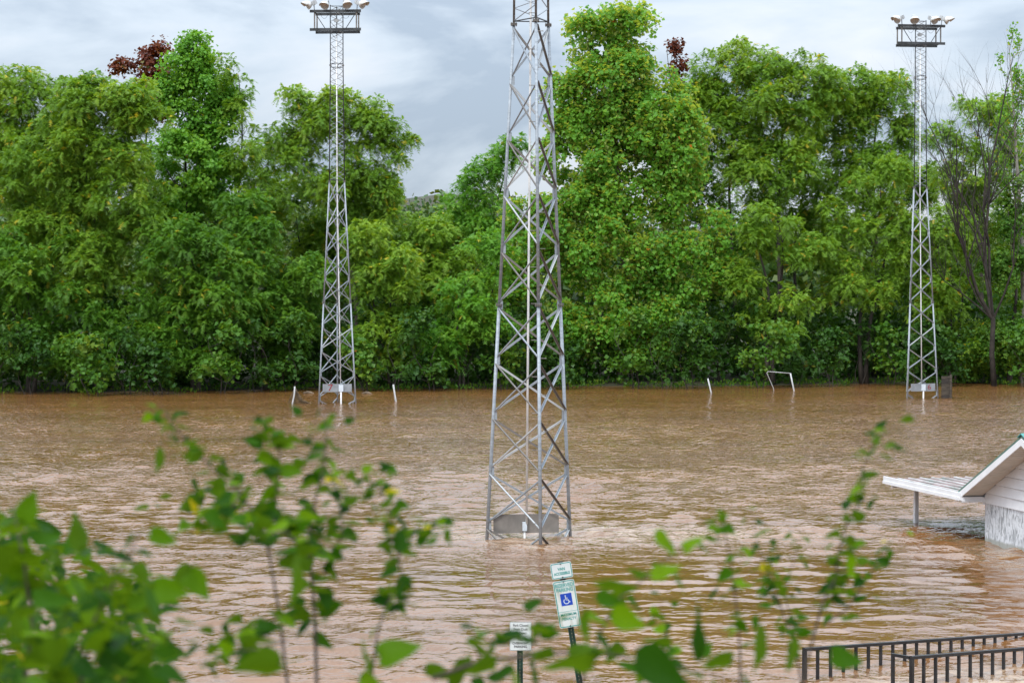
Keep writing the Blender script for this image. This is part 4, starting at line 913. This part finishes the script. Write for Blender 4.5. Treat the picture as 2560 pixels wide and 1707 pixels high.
# ------------------------------------------------------------------ half-sunk goals and the plank box
def goals():
    rd = random.Random(4)
    # goal by tower 7
    l0, r0 = on_water(731, 1009), on_water(990, 1004)
    root = empty('soccer_goal', (l0[0], l0[1], GZ)); tag(root, 'half-sunk white goal posts with torn net, either side of tower 7', 'goal')
    loc = lambda p, z=0: (p[0] - l0[0], p[1] - l0[1], (p[2] if len(p) > 2 else z) - GZ)
    t1 = px(737, 966, l0[1]); b = MB(); b.tube([loc(l0 + np.array([-.08, 0, -1.03])), loc(l0), loc(t1 - np.array([.02, 0, .4])), loc(t1)], .044, 8); b.build('goal_post', M['goal_paint'], root, True)
    t2 = px(983, 962, r0[1]); b = MB(); b.tube([loc(r0 + np.array([.16, 0, -1.03])), loc(r0), loc(t2)], .045, 8); b.build('goal_post', M['goal_paint'], root, True)
    b = MB(); t3 = t2 + np.array([.02, .25, 0]); b.tube([loc(t2), loc(t3), loc(r0 + np.array([-.04, .45, -1.03]))], .035, 8); b.build('back_stay', M['goal_paint'], root, True)
    b = MB(); b.tube([loc(l0 + np.array([-.08, 0, -.98])), loc(r0 + np.array([.16, 0, -.98]))], .045, 8); b.build('ground_bar', M['goal_paint'], root, True)
    nb = MB()
    for i in range(15):
        f = i / 14; a = t1 + np.array([.03, 0, -.02 - .05 * f]); e = on_water(736 + 62 * f, 1000)
        e = np.array([e[0], l0[1] + .3, -.05]); m_ = (a * .5 + e * .5) + np.array([-.10 * f, 0, -.22 * f])
        nb.tube([loc(a), loc(m_ + np.array([rd.gauss(0, .03), 0, rd.gauss(0, .03)])), loc(e)], .017, 4, False)
    for j in range(9):
        g = (j + 1) / 10; P = []
        for i in range(0, 15, 2):
            f = i / 14; a = t1 + np.array([.03, 0, -.02 - .05 * f]); e = np.array([on_water(736 + 62 * f, 1000)[0], l0[1] + .3, -.05]); m_ = (a + e) / 2 + np.array([-.10 * f, 0, -.22 * f])
            P.append(loc((1 - g) ** 2 * a + 2 * g * (1 - g) * m_ + g * g * e))
        nb.tube(P, .013, 4, False)
    nb.build('net', M['net'], root)
    # goal against the far bank
    q0 = on_water(1778, 982); q1 = on_water(1985, 977)
    root = empty('soccer_goal', (q0[0], q0[1], GZ)); tag(root, 'tilted white goal frame swept against the far bank under the green trees', 'goal')
    loc = lambda p: (p[0] - q0[0], p[1] - q0[1], p[2] - GZ)
    a = px(1769.5, 946, q0[1]); b = MB(); b.tube([loc(q0 + np.array([.25, 0, -.9])), loc(q0), loc(a)], .044, 8); b.build('goal_post', M['goal_paint'], root, True)
    c = px(1976, 933, q1[1]); b = MB(); b.tube([loc(q1 + np.array([.25, 0, -.9])), loc(q1), loc(c)], .046, 8); b.build('goal_post', M['goal_paint'], root, True)
    d = px(1920, 928.5, q1[1] + .3); e = px(1933, 969, q1[1] + .4); b = MB(); b.tube([loc(c), loc(d)], .024, 6); b.build('top_bar', M['goal_paint'], root, True)
    f_ = px(1917, 931.5, q1[1] + .35); b = MB(); b.tube([loc(d), loc(f_), loc(e), loc(e + np.array([.2, .1, -.9]))], .024, 6); b.build('back_stay', M['goal_paint'], root, True)
    b = MB(); b.tube([loc(q0 + np.array([.25, 0, -.85])), loc(q1 + np.array([.25, 0, -.85]))], .045, 6); b.build('ground_bar', M['goal_paint'], root, True)
    # weathered plank box beside tower 6
    p = on_water(2366, 994.5); root = empty('plank_box', (p[0], p[1], GZ), (0, 0, R(-14))); tag(root, 'dark weathered plank box standing in the water beside tower 6', 'box')
    z = 0; i = 0
    while z < 2.2:
        h = .285 + .02 * ((i * 7) % 3); h = min(h, 2.25 - z)
        for y in (-.30, .30):
            b = MB(); b.box(-.27, .17 + .01 * (i % 2), y - .02, y + .02, z + .006, z + h - .006); b.build('plank', M['old_wood'] if i % 3 else M['old_wood2'], root)
        for x in (-.255, .155):
            b = MB(); b.box(x - .015, x + .015, -.278, .278, z + .006, z + h - .006); b.build('side_plank', M['old_wood2'], root)
        z += h; i += 1
    for y in (-.33, .30):
        b = MB(); b.box(.19, .30, y - .06, y + .06, 0, 2.33); b.build('corner_post', M['old_wood'], root)
    # drifting logs near the far bank
    for k, (x0, x1, y) in enumerate(((758, 785, 983), (905, 930, 984))):
        a = on_water(x0, y); c = on_water(x1, y + .6); b = MB(); cc = (a + c) / 2
        pts = [a - cc + np.array([0, 0, .01]), (a * .6 + c * .4) - cc + np.array([0, 0, .06]), (a * .3 + c * .7) - cc + np.array([0, .05, .04]), c - cc]
        b.tube(pts, [.05, .09, .08, .03], 7); o = b.build('drift_log', M['debris'], None, True); o.location = tuple(cc)
        tag(o, ['thin drift log stranded between the sunken goal net and the bank', 'thin drift log by the bank between tower 7 and the goal post with a stay'][k], 'log')
goals()
# ------------------------------------------------------------------ foreground shrubs (out of focus)
LEAFM = []
def leaf_meshes():
    """heart-shaped leaves with midrib fold and cupping, unit length along +X, normal +Z"""
    r = random.Random(11)
    prof = [(0.0, .02), (-.06, .22), (.02, .36), (.16, .43), (.34, .42), (.52, .34), (.70, .22), (.86, .10), (1.0, 0.0)]
    for v in range(8):
        V = []; Fc = []; fold = r.uniform(.10, .42); curl = r.uniform(-.45, .12); tw = r.uniform(-.3, .3); wsc = r.uniform(.62, .95)
        for i, (x, w) in enumerate(prof):
            xm = max(0, x)
            for sgn, f in ((-1, 1), (-1, .5), (0, 0), (1, .5), (1, 1)):
                y = sgn * w * f * wsc; z = abs(y) * fold + curl * x * x * .5 + tw * y * x + .03 * math.sin(x * 9 + y * 7 + v)
                V.append((x if f else xm, y, z))
        V += [(-.42, -.012, .10), (-.42, .012, .10), (.02, .014, .0), (.02, -.014, .0)]; nv = len(V); Fc.append((nv - 4, nv - 3, nv - 2, nv - 1))   # stalk
        for i in range(len(prof) - 1):
            for k in range(4): Fc.append((i * 5 + k, (i + 1) * 5 + k, (i + 1) * 5 + k + 1, i * 5 + k + 1))
        for tv in (.0, .15, .45, .62, .8, 1.0):
            me = mesh('leaf', V, Fc, M['lf_near'], True); a = me.attributes.new('tint', 'FLOAT', 'FACE'); a.data.foreach_set('value', [tv] * len(Fc)); LEAFM.append((tv, me))
leaf_meshes()
def pick(rd, yellow=.03):
    u = rd.random(); tv = 1.0 if u < yellow else rd.choice([.0, .15, .15, .45, .45, .62, .8])
    return rd.choice([m for t, m in LEAFM if t == tv])
def put_leaf(root, ro, rd, p, L, yaw=None, pitch=None, roll=None, yellow=.03, tv=None):
    yaw = rd.uniform(0, 6.28) if yaw is None else yaw; pitch = rd.gauss(.15, .5) if pitch is None else pitch; roll = rd.gauss(0, .6) if roll is None else roll
    me = pick(rd, yellow) if tv is None else rd.choice([m for t, m in LEAFM if t == tv])
    Mx = at(p[0] - ro[0], p[1] - ro[1], p[2] - ro[2]) @ Matrix.Rotation(yaw, 4, 'Z') @ Matrix.Rotation(pitch, 4, 'Y') @ Matrix.Rotation(roll, 4, 'X') @ Matrix.Scale(L, 4)
    obj('leaf', me, None, root, Mx)
def shrub(name, label, base, stems, seed, loose=(), big=(), dense=1.9):
    rd = random.Random(seed); gz = ground_z(base[0], base[1]); ro = (base[0], base[1], gz)
    root = empty(name, ro); tag(root, label, 'shrub', 'shrubs growing on the bank under the camera')
    for st in stems:
        P = [px(x, y, d) for (x, y, d) in st['p']]
        if st.get('root', False): P = [np.array([base[0], base[1], gz - .02]), np.array([base[0] * .5 + P[0][0] * .5, base[1] * .5 + P[0][1] * .5, gz * .45 + P[0][2] * .55])] + P
        n = len(P); r0 = .52 * st.get('r', .0035); rs = [r0 * (1.25 - .95 * i / (n - 1)) for i in range(n)]
        b = MB(); b.tube([tuple(np.array(p) - np.array(ro)) for p in P], rs, 6); b.build('stem', M['twig'], root, True)
        cnt = int(dense * st.get('n', 12)); s0, s1 = [0.96 * q for q in st.get('s', (.03, .05))]; lo = st.get('from', .25)
        Q = P[2:] if st.get('root', False) else P
        for k in range(cnt):
            t = lo + (1 - lo) * (k + rd.random() * .8) / cnt; f = t * (len(Q) - 1); i = min(int(f), len(Q) - 2); p = Q[i] + (Q[i + 1] - Q[i]) * (f - i)
            side = rd.choice([0, math.pi]) + rd.gauss(0, .55)
            L = rd.uniform(s0, s1) * (1.2 - .55 * t)
            put_leaf(root, ro, rd, p + np.array([rd.gauss(0, .012), rd.gauss(0, .04), rd.gauss(0, .010)]), L, side, rd.gauss(.25, .45), rd.gauss(0, .75), st.get('y', .03))
    for (x, y, d, L) in loose: put_leaf(root, ro, rd, px(x, y, d), L, yellow=.025)
    for (x, y, d, L, yaw, pit, roll, tv) in big: put_leaf(root, ro, rd, px(x, y, d), L, R(yaw), R(pit), R(roll), tv=tv)
    return root
def foreground():
    rd = random.Random(21)
    # dense shrub at the left
    loose = []
    outline = [(-20, 1225), (60, 1275), (130, 1320), (200, 1310), (260, 1370), (330, 1360), (385, 1420), (400, 1500), (430, 1600), (470, 1700)]
    def topy(x):
        for (a, ya), (b, yb) in zip(outline, outline[1:]):
            if a <= x <= b: return ya + (yb - ya) * (x - a) / (b - a)
        return 1720
    for k in range(262):
        x = rd.uniform(-60, 420); y0 = topy(max(-19, x)); y = y0 + (1760 - y0) * rd.random() ** .85
        loose.append((x, y, rd.uniform(2.0, 3.1), rd.uniform(.030, .048)))
    shrub('leafy_shrub', 'dense blurred green shrub crowding the bank beside the tall-stemmed sapling', (-.62, 2.45), [
        dict(p=[(60, 1720, 2.4), (80, 1560, 2.4), (60, 1400, 2.4), (30, 1260, 2.4)], root=True, n=8, s=(.03, .045), r=.006),
        dict(p=[(200, 1720, 2.3), (230, 1560, 2.3), (300, 1430, 2.3), (350, 1330, 2.3)], root=True, n=8, s=(.03, .045), r=.006),
        dict(p=[(300, 1720, 2.3), (340, 1640, 2.3), (400, 1600, 2.3), (440, 1570, 2.3)], root=True, n=6, s=(.03, .045), r=.005)], 31, loose,
        [(55, 1300, 2.2, .040, 60, -55, 60, .62), (375, 1335, 2.2, .036, 30, 20, 70, .62), (250, 1640, 2.1, .050, 20, 25, 50, .15), (150, 1620, 2.1, .050, 190, 20, 60, .8), (385, 1470, 2.2, .042, 0, 10, 70, .62), (330, 1690, 2.1, .06, 10, 35, 60, .45)])
    loose2 = []
    for k in range(230):
        x = rd.uniform(-80, 400); y0 = topy(max(-19, x)) + 35; loose2.append((x, y0 + (1770 - y0) * rd.random() ** .8, rd.uniform(3.2, 4.3), rd.uniform(.045, .072)))
    shrub('leafy_shrub', 'darker leafy shrub rooted farther down the bank behind the dense blurred shrub', (-.85, 3.7), [
        dict(p=[(40, 1720, 3.7), (70, 1560, 3.7), (40, 1420, 3.7), (60, 1330, 3.7)], root=True, n=6, s=(.04, .06), r=.008),
        dict(p=[(180, 1720, 3.7), (210, 1600, 3.7), (260, 1480, 3.7), (270, 1420, 3.7)], root=True, n=6, s=(.04, .06), r=.008)], 37, loose2)
    # sapling with tall stems
    D = 2.75
    def st(pts, **k): return dict(p=[(x, y, D + k.get('dd', 0)) for x, y in pts], **{a: b for a, b in k.items() if a != 'dd'})
    shrub('tall_sapling', 'blurred thin-stemmed sapling rising in front of the brown water', (-.27, 2.8), [
        st([(792, 1720), (788, 1560), (782, 1471), (775, 1397), (773, 1328), (790, 1240), (810, 1165), (817, 1077), (815, 1050)], root=True, n=36, s=(.022, .038), r=.0052, **{'from': .10}),
        st([(720, 1720), (699, 1536), (671, 1374), (645, 1290), (600, 1235), (540, 1180), (480, 1120), (430, 1060), (400, 1010)], root=True, n=30, s=(.022, .036), r=.0040),
        st([(671, 1374), (690, 1250), (700, 1130), (680, 1085), (650, 1050)], n=26, s=(.022, .038), r=.003, dd=.05, **{'from': .1}),
        st([(775, 1397), (720, 1330), (660, 1310), (600, 1320)], n=14, s=(.025, .04), r=.0025, dd=-.2, **{'from': .1}),
        st([(600, 1230), (570, 1290), (500, 1320), (470, 1300)], n=10, s=(.025, .038), r=.0025, dd=-.1, **{'from': .1}),
        st([(645, 1290), (560, 1250), (490, 1245), (430, 1240)], n=10, s=(.024, .036), r=.0022, dd=.1, **{'from': .1}),
        st([(700, 1540), (660, 1560), (610, 1570), (560, 1590)], n=8, s=(.026, .04), r=.0022, dd=-.2, **{'from': .2}),
        st([(718, 1600), (640, 1620), (540, 1640), (460, 1590)], n=10, s=(.022, .038), r=.0022, dd=-.3, **{'from': .2})], 33, (),
        [(745, 1400, 2.2, .062, 100, 62, 80, .62), (700, 1660, 2.15, .056, 178, 8, 55, .62), (905, 1620, 2.2, .055, 85, 40, 70, .62), (950, 1640, 2.2, .050, -8, -18, 60, .62), (900, 1700, 2.2, .05, 30, 40, 50, .8), (480, 1420, 2.3, .040, 200, 50, 70, .45), (470, 1430, 2.3, .042, -20, 48, 60, .62), (400, 1120, 2.6, .040, 100, 60, 60, .15)], dense=2.1)
    shrub('thin_sapling', 'blurred slender sapling with crooked top between the tall sapling and the parking signs', (-.16, 2.75), [
        st([(925, 1720), (945, 1573), (968, 1508), (1005, 1443), (991, 1351), (968, 1267), (945, 1212), (910, 1205)], root=True, n=26, s=(.020, .034), r=.0036, dd=-.1),
        st([(995, 1390), (1040, 1330), (1085, 1310), (1115, 1330)], n=9, s=(.018, .028), r=.002, dd=-.1, **{'from': .1}),
        st([(810, 1430), (857, 1332), (850, 1240), (820, 1180)], n=16, s=(.02, .032), r=.0025, dd=.1, **{'from': .1})], 39, dense=2.8, big=[(990, 1370, 2.5, .036, 75, -40, 60, .15), (975, 1460, 2.5, .03, 80, 60, 60, 0.0)])
    # branching shrub at the right
    D = 2.5
    shrub('branching_shrub', 'blurred branching shrub with large leaves in front of the parking signs and railings', (.20, 2.55), [
        st([(1080, 1695), (1200, 1652), (1310, 1640), (1430, 1628), (1520, 1635), (1620, 1650), (1700, 1665), (1850, 1700)], n=15, s=(.03, .05), r=.0045, **{'from': .02}),
        st([(1440, 1740), (1470, 1660), (1510, 1559), (1553, 1491), (1604, 1452), (1655, 1406), (1715, 1367)], root=True, n=8, s=(.030, .042), r=.004, y=0, **{'from': .3}),
        st([(1850, 1740), (1850, 1635), (1846, 1550), (1834, 1465), (1825, 1397), (1808, 1312), (1795, 1290)], root=True, n=20, s=(.020, .032), r=.0036, dd=.3),
        st([(2010, 1740), (1990, 1630), (1955, 1520), (1925, 1440), (1900, 1380), (1880, 1295)], root=True, n=24, s=(.020, .030), r=.0034, dd=.5),
        st([(2005, 1740), (2017, 1657), (2055, 1508), (2089, 1444), (2097, 1380), (2114, 1316), (2157, 1244), (2157, 1168), (2187, 1104), (2225, 1078)], root=True, n=34, s=(.022, .034), r=.0040, dd=.3),
        st([(2060, 1560), (2120, 1520), (2170, 1440), (2205, 1390), (2230, 1350)], n=14, s=(.02, .03), r=.0025, dd=.6, **{'from': .1}),
        st([(1990, 1600), (1960, 1480), (1985, 1400), (2000, 1350)], n=14, s=(.018, .028), r=.002, dd=.7, **{'from': .1}),
        st([(1310, 1640), (1340, 1600), (1355, 1560), (1370, 1530)], n=5, s=(.026, .042), r=.002, **{'from': .1}),
        st([(1200, 1652), (1190, 1610), (1170, 1540)], n=5, s=(.02, .032), r=.002, **{'from': .1}),
        st([(1640, 1720), (1665, 1600), (1660, 1540), (1650, 1500)], n=9, s=(.016, .026), r=.002, dd=.5, **{'from': .2})], 35, (),
        [(1735, 1640, 2.15, .062, 80, -66, 75, .15), (1900, 1560, 2.2, .066, 75, 62, 62, .15), (1985, 1590, 2.15, .060, 95, 52, 85, .15), (1590, 1650, 2.1, .066, 12, 28, 58, .15), (1455, 1540, 2.1, .046, 60, 60, 85, .62), (1490, 1590, 2.15, .042, 30, 50, 40, .15), (1480, 1660, 2.1, .060, 178, 0, 40, .8), (1280, 1690, 2.1, .045, 80, 50, 80, .8), (1640, 1335, 2.3, .038, 15, 38, 55, .8), (1710, 1372, 2.3, .030, -15, -35, 45, .8), (1630, 1440, 2.3, .038, -5, -20, 45, .8), (1560, 1475, 2.3, .040, 175, -10, 40, .8), (1530, 1540, 2.3, .044, 15, 20, 60, .8), (1830, 1650, 2.2, .042, 200, 5, 55, .15), (1860, 1700, 2.2, .04, 60, 20, 55, .45), (2080, 1640, 2.3, .045, 15, 10, 60, .45)])
foreground()
print('TRIS foliage', NTRI[0])
